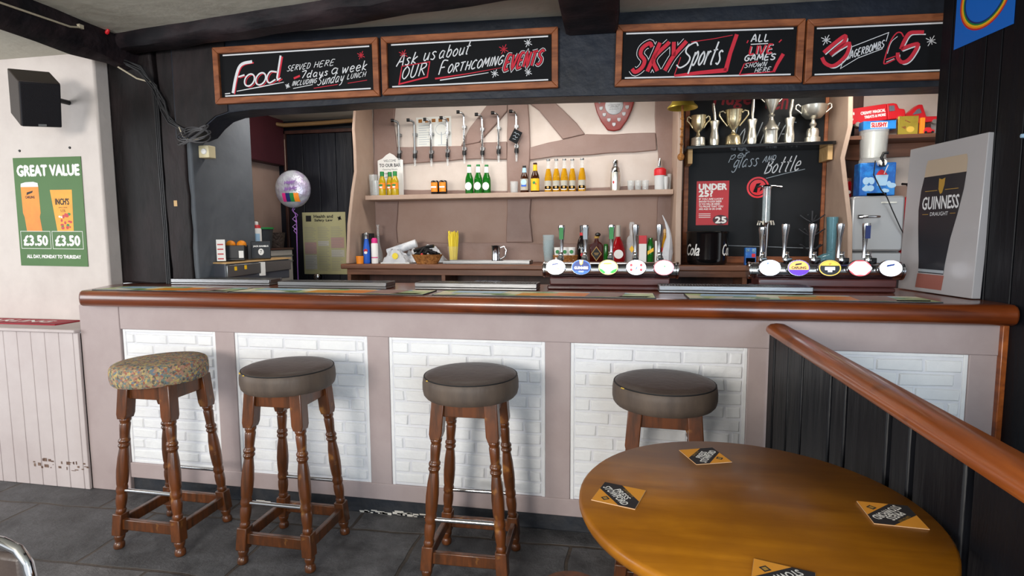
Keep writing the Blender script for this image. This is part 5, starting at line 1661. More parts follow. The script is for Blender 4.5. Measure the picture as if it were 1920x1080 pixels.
def cup(label, x, y, tone, bowl, hw, hb, base_tone=None, hs=1.0, group='trophy cups on the black shelf'):
    """Two-handled cup: bowl is the (r, z) outline; hw half width over the handles, hb (low, high) of the handles."""
    t = thing('trophy_cup', label, 'trophy', (x, y, TSZ), 0, group)
    base = [(0, 0)] + [q for q in bowl if q[1] < hb[2]]
    mb = MB(base_tone or tone)
    mb.lathe(base + [(0, base[-1][1])], 26)
    mb.build('base', t)
    cupp = [q for q in bowl if q[1] >= hb[2]]
    mb = MB(tone).lathe([(base[-1][0], base[-1][1])] + cupp + [(cupp[-1][0] - 0.004, cupp[-1][1] - 0.001), (0, cupp[0][1] + 0.04)], 28)
    mb.build('bowl', t)
    for s in (-1, 1):
        r0 = 0.6 * cupp[-1][0]
        lo, hi = hb[0], hb[1]
        rt = cupp[-1][0]
        MB(tone).tube([(s * (rt - 0.004), 0, hi - 0.012), (s * (rt + 0.012), 0, hi + 0.002), (s * hw, 0, hi - 0.004), (s * (hw + 0.002), 0, hi - 0.025), (s * (hw - 0.016), 0, (lo + hi) / 2 - 0.005), (s * (r0 + 0.005), 0, lo)], [0.006, 0.006, 0.0055, 0.0055, 0.005, 0.004], 10).build('handle', t)
    return t


cup('small pale gold two-handled trophy cup at the left end of the trophy shelf', 0.505, 3.92, 'pale_gold', [(0.052, 0), (0.052, 0.008), (0.046, 0.012), (0.044, 0.06), (0.03, 0.066), (0.014, 0.075), (0.009, 0.095), (0.016, 0.102), (0.036, 0.125), (0.046, 0.16), (0.046, 0.2), (0.049, 0.205)], 0.07, (0.125, 0.2, 0.09), 'silver_plate')
cup('larger pale gold two-handled trophy cup with flared base on the trophy shelf', 0.725, 3.92, 'pale_gold', [(0.062, 0), (0.06, 0.006), (0.05, 0.012), (0.045, 0.06), (0.036, 0.07), (0.018, 0.08), (0.01, 0.095), (0.012, 0.105), (0.03, 0.125), (0.046, 0.165), (0.051, 0.225), (0.055, 0.231)], 0.088, (0.13, 0.226, 0.09))
cup('tall silver trophy cup on a domed base in the middle of the trophy shelf', 0.955, 3.92, 'silver_plate', [(0.055, 0), (0.055, 0.006), (0.042, 0.012), (0.042, 0.085), (0.05, 0.095), (0.044, 0.115), (0.03, 0.13), (0.018, 0.155), (0.013, 0.175), (0.022, 0.188), (0.012, 0.2), (0.02, 0.215), (0.04, 0.26), (0.055, 0.33), (0.062, 0.4)], 0.11, (0.27, 0.395, 0.17))
cup('wide silver trophy bowl with scroll handles at the right end of the trophy shelf', 1.205, 3.92, 'silver_plate', [(0.046, 0), (0.046, 0.036), (0.036, 0.04), (0.036, 0.075), (0.03, 0.092), (0.012, 0.1), (0.022, 0.12), (0.012, 0.14), (0.012, 0.15), (0.045, 0.158), (0.07, 0.185), (0.078, 0.225), (0.08, 0.235)], 0.104, (0.175, 0.245, 0.115))


def figurine(label, x, lean, h, tone):
    t = thing('trophy_vase', label, 'trophy', (x, 3.92, TSZ), 0, 'slim trophies between the cups')
    MB(tone).lathe([(0, 0), (0.026, 0), (0.031, 0.03), (0.03, 0.06), (0.023, 0.1), (0.024, 0.13), (0.031, 0.158), (0.03, 0.166), (0, 0.166)], 18).build('vase', t)
    MB(tone).tube([(0.004, 0, 0.16), (0.0, 0, 0.2), (lean * 0.6, 0, 0.24), (lean, 0, h)], [0.007, 0.009, 0.011, 0.008], 10).build('figure', t)


figurine('slim silver trophy between the two gold cups, the leftmost of three', 0.607, -0.012, 0.28, 'silver_plate')
figurine('slim trophy left of the tall silver cup, the middle of three', 0.84, 0.004, 0.298, 'silver_plate')
figurine('slim trophy right of the tall silver cup, the rightmost of three', 1.068, 0.012, 0.28, 'silver_plate')

# ---------------------------------------------------------------- bottles and glasses on the shelf


def bottle(name, label, cat, loc, group, body, glass, cap=None, labels=(), seg=18, extra=None, rz=0):
    """Lathe bottle: body (r, z); cap (outline, material); labels (z0, z1, r, material, half angle)."""
    t = thing(name, label, cat, loc, rz, group)
    MB(glass).lathe([(0, body[0][1])] + body + [(0, body[-1][1])], seg).build('glass', t)
    if cap:
        MB(cap[1]).lathe([(0, cap[0][0][1])] + cap[0] + [(0, cap[0][-1][1])], 14).build('cap', t)
    for z0, z1, r, m, ha in labels:
        c = -PI / 2
        mb = MB(m).lathe([(r, z0), (r, z1)] if not isinstance(r, tuple) else [(r[0], z0), (r[1], z1)], 14, None, (c - ha, c + ha))
        mb.build('label', t, 0, 60)
    if extra:
        extra(t)
    return t


def rl_(t, cx, cz, rx, rz, m, y, name='label_print'):
    MB(m).oval(cx, cz, rx, rz, y).build(name, t, 0, 0)


SY = 3.97
juice_body = [(0.024, 0.0), (0.026, 0.006), (0.026, 0.105), (0.02, 0.125), (0.013, 0.138), (0.013, 0.145)]


def juice_extra(t):
    mb = MB('green_print').oval(0, 0.075, 0.016, 0.0075, -0.0275)
    mb.m('white_print').oval(0, 0.06, 0.012, 0.006, -0.0275)
    mb.build('label_print', t, 0, 0)


j0 = bottle('juice_bottle', 'orange juice bottle with green cap, leftmost of three beside the white sign', 'bottle', (-1.737, 3.92, SHZ), 'orange juice bottles', juice_body, 'orange_juice', ([(0.015, 0.142), (0.0155, 0.172), (0.014, 0.176)], 'green_print'), [(0.048, 0.092, 0.0266, 'orange_print', 1.3)], extra=juice_extra)
dup(j0, 'orange juice bottle with green cap, middle of three beside the white sign', (-1.69, 3.955, SHZ))
dup(j0, 'orange juice bottle with green cap, rightmost of three beside the white sign', (-1.635, 3.92, SHZ))
for i, (x, y, h, lb) in enumerate(((-1.825, 3.96, 0.16, 'tall clear glass at the far left end of the bottle shelf'), (-1.782, 3.91, 0.11, 'short clear glass at the left end of the shelf, in front of a taller one'))):
    o = MB('clear_glass').lathe([(0, 0), (0.026, 0), (0.033, h), (0.031, h), (0.0245, 0.008), (0, 0.008)], 20).build('drinking_glass')
    tag(o, lb, 'glass', 'clear glasses on the bottle shelf')
    o.location = (x, y, SHZ)
ws = thing('wedding_sign', 'white shaped sign with black lettering behind the orange juice bottles', 'sign', (-1.725, 4.05, SHZ))
MB('white_print').prism([(-0.10, 0), (0.105, 0), (0.105, 0.275), (0.06, 0.29), (0.03, 0.315), (0.0, 0.33), (-0.03, 0.315), (-0.06, 0.29), (-0.10, 0.275)], -0.008, 0.0).build('board', ws, 0.002)
mb = MB('black_print').text('WELCOME', -0.05, 0.262, 0.05, 0.28, -0.0086).text('TO OUR BAR', -0.085, 0.225, 0.085, 0.25, -0.0086, 0, 0, 0.0008).text('Opening Hours', -0.06, 0.198, 0.06, 0.213, -0.0086).text('Monday', -0.065, 0.168, -0.01, 0.183, -0.0086).text('Tuesday', -0.065, 0.14, -0.01, 0.155, -0.0086)
mb.build('lettering', ws, 0, 0, label='black lettering')


def can_extra(t):
    MB('white_print').rect(-0.02, 0.05, 0.02, 0.061, -0.0315).build('label_print', t, 0, 0)


c0 = bottle('drink_can', 'black and orange drinks can, left of the pair on the bottle shelf', 'can', (-1.34, 3.96, SHZ), 'black and orange drinks cans', [(0.024, 0), (0.03, 0.008), (0.03, 0.093), (0.026, 0.103)], 'black_gloss', ([(0.024, 0.1025), (0.022, 0.105)], 'chrome'), [(0.022, 0.09, 0.0305, 'orange_print', 0.95)], extra=can_extra)
dup(c0, 'black and orange drinks can, right of the pair on the bottle shelf', (-1.277, 3.96, SHZ))


def green_extra(t):
    rl_(t, 0, 0.055, 0.025, 0.028, 'white_print', -0.0318)


beer_body = [(0.028, 0.0), (0.03, 0.006), (0.03, 0.1), (0.027, 0.118), (0.017, 0.145), (0.0135, 0.17), (0.0135, 0.2)]
g0 = bottle('beer_bottle', 'green beer bottle with round white label, leftmost of the three', 'bottle', (-1.075, 3.95, SHZ), 'green beer bottles', beer_body, 'green_glass', ([(0.0145, 0.198), (0.015, 0.205), (0.013, 0.21)], 'green_print'), [(0.152, 0.195, (0.0178, 0.0158), 'white_print', 2.9)], extra=green_extra)
dup(g0, 'green beer bottle with round white label, middle of the three', (-1.008, 3.95, SHZ))
dup(g0, 'green beer bottle with round white label, rightmost of the three', (-0.952, 3.975, SHZ))
o = MB('clear_glass').lathe([(0, 0), (0.026, 0), (0.029, 0.085), (0.0275, 0.085), (0.0245, 0.008), (0, 0.008)], 20).build('drinking_glass')
tag(o, 'small clear tumbler standing alone beside the brown beer bottles', 'glass', 'clear glasses on the bottle shelf')
o.location = (-0.748, 3.97, SHZ)


def blue_extra(t):
    rl_(t, 0, 0.075, 0.02, 0.02, 'ice_blue', -0.0315)
    MB('blue_print').rect(-0.019, 0.045, 0.019, 0.056, -0.0315).build('label_print', t, 0, 0)


bottle('beer_bottle', 'brown beer bottle with pale blue label and silver neck', 'bottle', (-0.672, 3.965, SHZ), 'brown beer bottles', [(0.027, 0.0), (0.029, 0.006), (0.029, 0.1), (0.025, 0.122), (0.016, 0.142), (0.0125, 0.165), (0.0125, 0.185)], 'brown_glass', ([(0.0135, 0.182), (0.014, 0.19), (0.012, 0.194)], 'black_gloss'), [(0.02, 0.1, 0.0297, 'grey_paper', 1.25), (0.145, 0.178, (0.0165, 0.0135), 'ice_blue', 2.6)], extra=blue_extra)


def yel_extra(t):
    mb = MB('green_print').oval(-0.004, 0.07, 0.01, 0.01, -0.0325)
    mb.m('red_print').oval(0.008, 0.062, 0.005, 0.005, -0.0326)
    mb.build('label_print', t, 0, 0)


bottle('beer_bottle', 'brown beer bottle with a bright yellow label', 'bottle', (-0.594, 3.965, SHZ), 'brown beer bottles', [(0.029, 0.0), (0.031, 0.006), (0.031, 0.105), (0.027, 0.125), (0.017, 0.15), (0.0135, 0.175), (0.0135, 0.204)], 'brown_glass', ([(0.0145, 0.2), (0.015, 0.208), (0.013, 0.212)], 'brown_glass'), [(0.015, 0.1, 0.0317, 'yellow_print', 1.3), (0.155, 0.198, (0.0165, 0.0143), 'yellow_print', 2.6)], extra=yel_extra)


def cor_extra(t):
    mb = MB('crack_black').rect(-0.02, 0.022, 0.02, 0.045, -0.0283)
    mb.m('harp_gold').oval(0, 0.036, 0.009, 0.009, -0.0286)
    mb.m('white_print').rect(-0.02, 0.018, 0.02, 0.023, -0.0285)
    mb.build('label_print', t, 0, 0)


def cor_neck(t):
    cor_extra(t)
    MB('clear_glass').lathe([(0, 0.1665), (0.0143, 0.1665), (0.0125, 0.185), (0.0115, 0.225), (0, 0.225)], 14).build('empty_neck', t)


k0 = bottle('lager_bottle', 'clear golden lager bottle, leftmost of the five in a row', 'bottle', (-0.5, 3.965, SHZ), 'golden lager bottles', [(0.025, 0.0), (0.0265, 0.006), (0.0265, 0.1), (0.022, 0.13), (0.0155, 0.16), (0.0145, 0.166)], 'amber_glass', ([(0.0135, 0.222), (0.014, 0.229), (0.012, 0.233)], 'grey_steel'), [(0.04, 0.082, 0.0272, 'grey_paper', 1.2)], extra=cor_neck)
for i, (x, lb) in enumerate(((-0.443, 'second'), (-0.387, 'third'), (-0.332, 'fourth'))):
    dup(k0, 'clear golden lager bottle, %s from the left of the five in a row' % lb, (x, 3.965 + (0.02 if i == 2 else 0), SHZ))
dup(k0, 'clear golden lager bottle, rightmost of the five and set a little apart', (-0.262, 3.965, SHZ))
t = thing('cocktail_shaker', 'chrome cocktail shaker on the bottle shelf under the shield', 'shaker', (-0.032, 3.965, SHZ))
MB('silver_plate').lathe([(0, 0), (0.03, 0), (0.035, 0.03), (0.036, 0.1), (0.033, 0.13), (0, 0.13)], 24).build('body', t)
MB('chrome').lathe([(0.034, 0.13), (0.03, 0.155), (0.019, 0.17), (0, 0.17)], 24).build('strainer', t)
MB('chrome').lathe([(0.019, 0.168), (0.02, 0.2), (0.016, 0.212), (0, 0.214)], 20).build('cap', t)
MB('red_print').oval(-0.012, 0.06, 0.007, 0.01, -0.0365).build('badge', t, label='small red badge')
MB('white_paper').box(-0.035, -0.05, 0, 0.04, 0.03, 0.0006).build('napkin', t)
for i, x in enumerate((0.073, 0.122, 0.171)):
    o = MB('clear_glass').lathe([(0, 0), (0.02, 0), (0.024, 0.07), (0.0225, 0.07), (0.0185, 0.01), (0, 0.01)], 16).build('shot_glass')
    tag(o, '%s in the row of small clear tumblers right of the cocktail shaker' % ('leftmost', 'middle', 'rightmost')[i], 'glass', 'small tumblers on the bottle shelf')
    o.location = (x, 3.96, SHZ)
t = thing('measure_jar', 'red topped jar with a silver pourer at the right end of the bottle shelf', 'jar', (0.268, 3.965, SHZ))
MB('frosted_plastic').lathe([(0, 0), (0.034, 0), (0.037, 0.12), (0, 0.12)], 22).build('jar', t)
MB('truck_red').lathe([(0.0385, 0.1), (0.0405, 0.105), (0.0405, 0.14), (0.03, 0.15), (0, 0.15)], 22).build('lid', t, label='red lid')
MB('chrome').lathe([(0, 0.15), (0.018, 0.15), (0.016, 0.19), (0.009, 0.215), (0, 0.216)], 16).build('pourer', t)
for i, (x, y, h, lb) in enumerate(((0.315, 3.93, 0.09, 'stack of white plastic cups next to the red topped jar'), (0.338, 3.98, 0.11, 'taller stack of white plastic cups at the right end of the shelf'))):
    mb = MB('frosted_plastic')
    for q in range(5):
        mb.lathe([(0.011, q * 0.006), (0.0155, h - 0.024 + q * 0.006), (0.017, h - 0.024 + q * 0.006)], 14)
    o = mb.build('plastic_cups')
    tag(o, lb, 'cups', 'stacks of plastic cups')
    o.location = (x - 0.008, y, SHZ)

# ---------------------------------------------------------------- on the back counter
t = thing('whisky_carton', 'tall black bottle carton at the left end of the back counter', 'carton', (-1.842, 3.88, BC))
MB('crate_black').box(-0.036, -0.03, 0, 0.036, 0.03, 0.22).build('carton', t, 0.003)
t = thing('orange_tub', 'small bright orange tub at the left corner of the back counter', 'tub', (-1.858, 3.765, BC))
MB('orange_print').lathe([(0, 0), (0.025, 0), (0.029, 0.055), (0, 0.055)], 18).build('tub', t)


def blue_can(t):
    mb = MB('red_print').oval(0.004, 0.095, 0.016, 0.012, -0.0262)
    mb.m('white_print').oval(0.004, 0.08, 0.013, 0.01, -0.0263)
    mb.build('label_print', t, 0, 0)


bottle('cola_bottle', 'blue bottle with red and white mark on the back counter', 'bottle', (-1.815, 3.79, BC), None, [(0.022, 0), (0.0255, 0.01), (0.0255, 0.1), (0.02, 0.14), (0.015, 0.17), (0.015, 0.18)], 'blue_print', ([(0.017, 0.18), (0.017, 0.2), (0.02, 0.21), (0.012, 0.225)], 'grey_steel'), extra=blue_can)
bottle('spray_can', 'white spray can with a pink cap on the back counter', 'spray can', (-1.757, 3.80, BC), None, [(0.024, 0), (0.025, 0.006), (0.025, 0.142), (0.02, 0.15)], 'white_print', ([(0.022, 0.148), (0.022, 0.175), (0.014, 0.186)], 'pink_print'), [(0.04, 0.047, 0.0255, 'pink_print', 1.4)])
bottle('carafe', 'slender clear glass carafe with a long thin neck on the back counter', 'carafe', (-1.80, 3.96, BC), None, [(0.03, 0), (0.034, 0.03), (0.028, 0.08), (0.014, 0.13), (0.009, 0.19), (0.007, 0.27), (0.016, 0.285)], 'clear_glass')
pg = thing('paper_pile', 'heap of white bar paper and folded plastic on the back counter', 'paper', (-1.50, 3.90, BC))


def crumple(sx, sy, sz, seed, m, nx=12, ny=8):
    rnd = random.Random(seed)
    mb = MB(m)
    vs = []
    for side in (1, 0):
        for j in range(ny + 1):
            for i in range(nx + 1):
                u, v = i / nx * 2 - 1, j / ny * 2 - 1
                e = max(0.0, (1 - abs(u) ** 3) * (1 - abs(v) ** 3))
                vs.append((u * sx + rnd.uniform(-.06, .06) * sx, v * sy + rnd.uniform(-.06, .06) * sy, (sz * e * rnd.uniform(0.5, 1.25) + 0.004) if side else 0.0))
    W = nx + 1
    fs = []
    for j in range(ny):
        for i in range(nx):
            fs.append((j * W + i, j * W + i + 1, (j + 1) * W + i + 1, (j + 1) * W + i))
    return mb.add(vs[:W * (ny + 1)], fs)


crumple(0.17, 0.08, 0.115, 4, 'paper_towel').build('loose_paper', pg, 0, 30, loc=(0.06, 0.07, 0.0))
mb = MB('paper_towel').tube([(-0.19, -0.02, 0.075), (0.02, 0.02, 0.145)], 0.03, 14)
mb.build('paper_roll', pg, 0, 50)
crumple(0.105, 0.055, 0.09, 6, 'plastic_bag').build('plastic_wrap', pg, 0, 30, loc=(-0.10, -0.075, 0.0))
MB('straw_yellow').lathe([(0, 0.004), (0.022, 0.003), (0.023, 0)], 18, T(-0.085, -0.135, 0.055) @ R(90, 'X')).build('round_sticker', pg, label='pale yellow round sticker')
MB('white_paper').box(-0.2, -0.13, 0, 0.02, -0.05, 0.008).build('pad', pg)
wb = thing('wicker_basket', 'shallow wicker basket heaped with black cables and straps', 'basket', (-1.355, 3.80, BC))
MB('wicker').lathe([(0, 0), (0.075, 0), (0.108, 0.062), (0.112, 0.066), (0.105, 0.066), (0.072, 0.008), (0, 0.008)], 30, Matrix.Diagonal((1.05, 0.62, 1, 1))).build('basket', wb)
rnd = random.Random(31)
mb = MB('black_plastic')
for i in range(9):
    a = rnd.uniform(0, 2 * PI)
    mb.tube([(0.09 * math.cos(a) * rnd.uniform(.4, 1), 0.05 * math.sin(a), 0.055 + rnd.uniform(0, .02)), (rnd.uniform(-.03, .03), rnd.uniform(-.02, .02), 0.085 + rnd.uniform(0, .03)), (-0.1 * math.cos(a + 0.5), -0.045 * math.sin(a), 0.06 + rnd.uniform(0, .03))], 0.011, 8)
mb.tube([(-0.1, 0, 0.09), (0.0, 0.01, 0.12), (0.05, 0.0, 0.125)], 0.012, 8)
mb.build('cables', wb, label='black cables and straps')
MB('red_print').ball((-0.02, -0.055, 0.068), 0.009).build('plug', wb, label='small red plug')
st = thing('straw_cup', 'clear cup crammed with yellow paper straws', 'straws', (-1.205, 3.945, BC))
MB('thin_plastic').lathe([(0, 0), (0.03, 0), (0.043, 0.12), (0.041, 0.12), (0.028, 0.006), (0, 0.006)], 20).build('cup', st)
rnd = random.Random(77)
for i in range(60):
    a, r = rnd.uniform(0, 2 * PI), math.sqrt(rnd.uniform(0, 1))
    h = rnd.uniform(0.19, 0.235)
    MB('straw_yellow').tube([(0.025 * r * math.cos(a), 0.025 * r * math.sin(a), 0.008), (0.04 * r * math.cos(a), 0.04 * r * math.sin(a), h)], 0.0038, 6).build('straw', st)
t = thing('drainer', 'long shallow steel tray lying on the back counter under the jug', 'tray', (-0.91, 3.80, BC))
MB('brushed_steel').box(-0.31, -0.06, 0, 0.31, 0.09, 0.006).box(-0.31, -0.06, 0.006, 0.31, -0.052, 0.024).box(-0.31, 0.082, 0.006, 0.31, 0.09, 0.024).box(-0.31, -0.052, 0.006, -0.302, 0.082, 0.024).box(0.302, -0.052, 0.006, 0.31, 0.082, 0.024).build('tray', t, 0.002)
t = thing('steel_jug', 'small polished steel measuring jug standing in the long steel tray', 'jug', (-0.855, 3.83, BC + 0.0065))
MB('chrome').lathe([(0, 0), (0.032, 0), (0.031, 0.06), (0.033, 0.118), (0.035, 0.122), (0.031, 0.12), (0.029, 0.02), (0, 0.02)], 26).build('body', t)
MB('chrome').tube([(0.03, 0, 0.105), (0.06, 0, 0.115), (0.075, 0, 0.09), (0.066, 0, 0.045), (0.031, 0, 0.025)], 0.006, 10).build('handle', t)
t = thing('glass_stack', 'tall stack of clear pint tumblers left of the beer font with the harp badge', 'glasses', (-0.485, 3.86, BC))
mb = MB('pale_glass')
for q in range(3):
    mb.lathe([(0.028, q * 0.04), (0.041, q * 0.04 + 0.12), (0.039, q * 0.04 + 0.12), (0.026, q * 0.04 + 0.006)], 20)
mb.build('tumblers', t)
t = thing('tea_basket', 'wicker basket of small green and white paper cups behind the beer font', 'basket', (-0.362, 3.81, BC))
MB('wicker').lathe([(0, 0), (0.07, 0), (0.088, 0.06), (0.084, 0.062), (0.068, 0.006), (0, 0.006)], 26, Matrix.Diagonal((1, 0.65, 1, 1))).build('basket', t)
for i, (x, y) in enumerate(((-0.05, -0.02), (0.0, -0.025), (0.045, -0.02), (-0.02, 0.025), (0.035, 0.025))):
    mb = MB('white_print').lathe([(0, 0.03), (0.02, 0.03), (0.026, 0.115), (0, 0.115)], 14, T(x, y, 0))
    mb.m('green_print').oval(x, 0.085, 0.013, 0.013, y - 0.0262)
    mb.build('paper_cup', t)


def bb_extra(t):
    mb = MB('chalk_soft').stroke([(-0.02, 0.1), (-0.012, 0.115), (-0.004, 0.1), (0.006, 0.112), (0.018, 0.1)], 0.004, -0.036)
    mb.m('red_print').oval(0.006, 0.06, 0.014, 0.014, -0.036)
    mb.build('label_print', t, 0, 0)


bottle('liqueur_bottle', 'black liqueur bottle with a red mark behind the harp badge handle', 'bottle', (-0.258, 3.93, BC), None, [(0.034, 0), (0.0355, 0.008), (0.0355, 0.13), (0.028, 0.16), (0.014, 0.19), (0.0135, 0.225)], 'dark_glass', ([(0.015, 0.22), (0.016, 0.262), (0.013, 0.265)], 'black_gloss'), [(0.195, 0.215, (0.0155, 0.0145), 'red_print', 2.0)], extra=bb_extra)
t = thing('decanter', 'square dark amber decanter bottle with a diamond label and round stopper', 'bottle', (-0.155, 3.92, BC))
MB('liqueur_glass').prism([(-0.046, 0), (0.046, 0), (0.046, 0.125), (0.03, 0.145), (0.014, 0.152), (0.014, 0.175), (-0.014, 0.175), (-0.014, 0.152), (-0.03, 0.145), (-0.046, 0.125)], -0.035, 0.035).build('glass', t, 0.008)
mb = MB('black_print').flat([(0, 0.02), (0.034, 0.068), (0, 0.116), (-0.034, 0.068)], -0.0356)
mb.m('harp_gold').stroke([(0, 0.02), (0.034, 0.068), (0, 0.116), (-0.034, 0.068)], 0.004, -0.0358, None, True)
mb.stroke([(-0.016, 0.072), (0.016, 0.072)], 0.004, -0.036).stroke([(-0.012, 0.062), (0.012, 0.062)], 0.004, -0.036)
mb.build('label', t, 0, 0)
MB('harp_gold').lathe([(0.0165, 0.175), (0.018, 0.188), (0, 0.188)], 16).build('collar', t)
MB('black_gloss').ball((0.008, 0, 0.2), 0.018, 14, 8, (1.1, 1, 0.8)).build('stopper', t)
bottle('syrup_bottle', 'slim green bottle beside the dark amber decanter', 'bottle', (-0.09, 3.90, BC), None, [(0.013, 0), (0.0145, 0.006), (0.0145, 0.12), (0.012, 0.135)], 'green_glass')


def tq_extra(t):
    rl_(t, 0.004, 0.066, 0.031, 0.031, 'white_print', -0.0565)


bottle('pink_liqueur_bottle', 'round red liqueur bottle with a white label and white neck', 'bottle', (-0.008, 3.91, BC), None, [(0.035, 0), (0.052, 0.02), (0.055, 0.06), (0.048, 0.1), (0.03, 0.15), (0.017, 0.175), (0.015, 0.19)], 'ruby_glass', ([(0.0165, 0.185), (0.015, 0.262), (0.012, 0.264)], 'grey_paper'), extra=tq_extra)


def cl_extra(t):
    MB('yellow_print').flat([(0, 0.075), (0.017, 0.1), (0, 0.125), (-0.017, 0.1)], -0.0375).build('label', t, 0, 0)


bottle('gin_bottle', 'clear spirit bottle with a small yellow diamond and glass stopper', 'bottle', (0.085, 3.93, BC), None, [(0.034, 0), (0.0365, 0.01), (0.036, 0.16), (0.03, 0.18), (0.016, 0.195), (0.015, 0.23), (0.02, 0.236), (0.02, 0.27), (0.014, 0.285)], 'clear_plastic', extra=cl_extra)
t = thing('gift_carton', 'white bottle carton with a red top on the back counter', 'carton', (0.158, 3.92, BC))
MB('white_print').box(-0.025, -0.025, 0, 0.025, 0.025, 0.155).build('carton', t, 0.002)
MB('red_print').box(-0.0255, -0.0255, 0.135, 0.0255, 0.0255, 0.192).build('lid', t, 0.002, label='red upper half')


def gb_extra(t):
    mb = MB('yellow_print').flat([(-0.02, 0.06), (0.02, 0.085), (0.02, 0.11), (-0.02, 0.085)], -0.0235)
    mb.build('label', t, 0, 0)


bottle('cordial_bottle', 'dark green bottle with a yellow slanting label on the back counter', 'bottle', (0.21, 3.92, BC), None, [(0.02, 0), (0.0225, 0.008), (0.0225, 0.12), (0.018, 0.145), (0.014, 0.155), (0.014, 0.175)], 'green_glass', extra=gb_extra)
t = thing('slim_carton', 'narrow plain white carton between the green bottle and the sauce bottle', 'carton', (0.256, 3.92, BC))
MB('white_print').box(-0.016, -0.016, 0, 0.016, 0.016, 0.155).build('carton', t, 0.002)


def sc_extra(t):
    rl_(t, 0.0, 0.08, 0.016, 0.02, 'yellow_print', -0.0245)


bottle('sauce_bottle', 'amber sauce bottle with a red and yellow label and round stopper', 'bottle', (0.306, 3.93, BC), None, [(0.021, 0), (0.0235, 0.01), (0.0235, 0.11), (0.014, 0.16), (0.0095, 0.19), (0.0095, 0.21)], 'amber_glass', ([(0.011, 0.208), (0.0125, 0.222), (0.009, 0.235)], 'pale_wood'), [(0.03, 0.11, 0.024, 'red_print', 1.3)], extra=sc_extra)
t = thing('plastic_bag', 'crumpled white plastic bag with its corner twisted upright', 'bag', (0.322, 3.80, BC))
rnd = random.Random(12)
mb = MB('plastic_bag')
ring_n = 14
vs, fs = [], []
lev = [(0.028, 0.0, -0.012), (0.036, 0.03, -0.012), (0.034, 0.08, -0.01), (0.028, 0.13, -0.004), (0.018, 0.18, 0.0), (0.012, 0.23, -0.008), (0.007, 0.28, -0.024), (0.002, 0.325, -0.045)]
for r, z, dx in lev:
    for k in range(ring_n):
        a = 2 * PI * k / ring_n
        rr = r * rnd.uniform(0.8, 1.15)
        vs.append((dx + rr * math.cos(a), rr * math.sin(a) * 0.8, z))
for i in range(len(lev) - 1):
    for k in range(ring_n):
        k2 = (k + 1) % ring_n
        fs.append((i * ring_n + k, i * ring_n + k2, (i + 1) * ring_n + k2, (i + 1) * ring_n + k))
fs.append(tuple(range(ring_n))[::-1])
mb.add(vs, fs).build('bag', t, 0, 30)
t = thing('ice_bucket', 'wide black bucket with white script lettering on the back counter', 'bucket', (0.572, 3.86, BC))
MB('black_gloss').lathe([(0, 0), (0.118, 0), (0.125, 0.015), (0.128, 0.04), (0.132, 0.2), (0.137, 0.212), (0.132, 0.218), (0.124, 0.21), (0.12, 0.05), (0, 0.05)], 44).build('bucket', t)


def wrap_text(s, a_mid, half, z0, z1, r, m):
    """Lettering bent round an upright cylinder of radius r."""
    tmp = MB(m).text(s, -half * r, z0, half * r, z1, 0, 0, 0.35, 0.0015)
    tmp.v = [Vector(((r + 0.0007) * math.cos(a_mid + p.x / r), (r + 0.0007) * math.sin(a_mid + p.x / r), p.z)) for p in tmp.v]
    return tmp


wrap_text('Coca', -0.50, 0.42, 0.06, 0.135, 0.1312, 'white_print').build('lettering', t, 0, 0, label='white script lettering')
wrap_text('Cola', -2.50, 0.42, 0.06, 0.135, 0.1312, 'white_print').build('lettering', t, 0, 0, label='white script lettering')

# ---------------------------------------------------------------- right of the blackboard
t = thing('glass_tower', 'tall slim chrome and clear pillar with a crossbar top behind the white beer badge', 'dispenser', (0.930, 3.86, BC))
mb = MB('chrome').lathe([(0, 0), (0.045, 0), (0.04, 0.012), (0.015, 0.02), (0.014, 0.10), (0.018, 0.12), (0.022, 0.25), (0.028, 0.27), (0, 0.27)], 20)
mb.build('stem', t)
for s in (-1, 1):
    MB('pale_glass').tube([(s * 0.013, 0, 0.26), (s * 0.013, 0, 0.49)], 0.011, 12).build('tube', t)
MB('chrome').tube([(0, 0, 0.27), (0, 0, 0.5)], 0.006, 10).build('rod', t)
mb = MB('chrome').lathe([(0, 0.488), (0.03, 0.488), (0.032, 0.5), (0.02, 0.512), (0, 0.512)], 18)
mb.tube([(-0.065, 0, 0.497), (-0.04, 0, 0.504), (0.04, 0, 0.504), (0.09, 0, 0.497)], 0.0055, 8)
mb.build('crossbar', t)
mb = MB('silver_plate')
for k in range(6):
    a = 2 * PI * k / 6
    mb.tube([(0.02 * math.cos(a), 0.02 * math.sin(a), 0.27), (0.045 * math.cos(a), 0.045 * math.sin(a), 0.28), (0.05 * math.cos(a), 0.05 * math.sin(a), 0.255)], 0.0055, 8)
mb.build('collar', t)
t = thing('mug_tree', 'thin black wire tree with branching arms in front of the large blackboard', 'stand', (1.225, 3.92, BC))
mb = MB('plinth_paint').lathe([(0, 0), (0.055, 0), (0.05, 0.008), (0, 0.01)], 20)
mb.tube([(0, 0, 0.005), (0, 0, 0.345)], 0.006, 8)
for z, r in ((0.3, 0.075), (0.21, 0.085), (0.11, 0.085)):
    for k in range(4):
        a = 0.35 + PI / 2 * k + z * 2
        c, s = math.cos(a), math.sin(a)
        mb.tube([(0, 0, z - 0.03), (r * 0.5 * c, r * 0.5 * s, z - 0.01), (r * c, r * s, z + 0.018)], 0.0042, 6)
mb.build('frame', t)
t = thing('beer_boot', 'teal tinted glass boot standing behind the right beer font', 'glass', (1.285, 3.80, BC))
mb = MB('teal_glass').lathe([(0, 0), (0.024, 0), (0.026, 0.05), (0.026, 0.1), (0.029, 0.2), (0.034, 0.3), (0.031, 0.3), (0.026, 0.2), (0.023, 0.1), (0.0, 0.08)], 22, T(0.02, 0, 0))
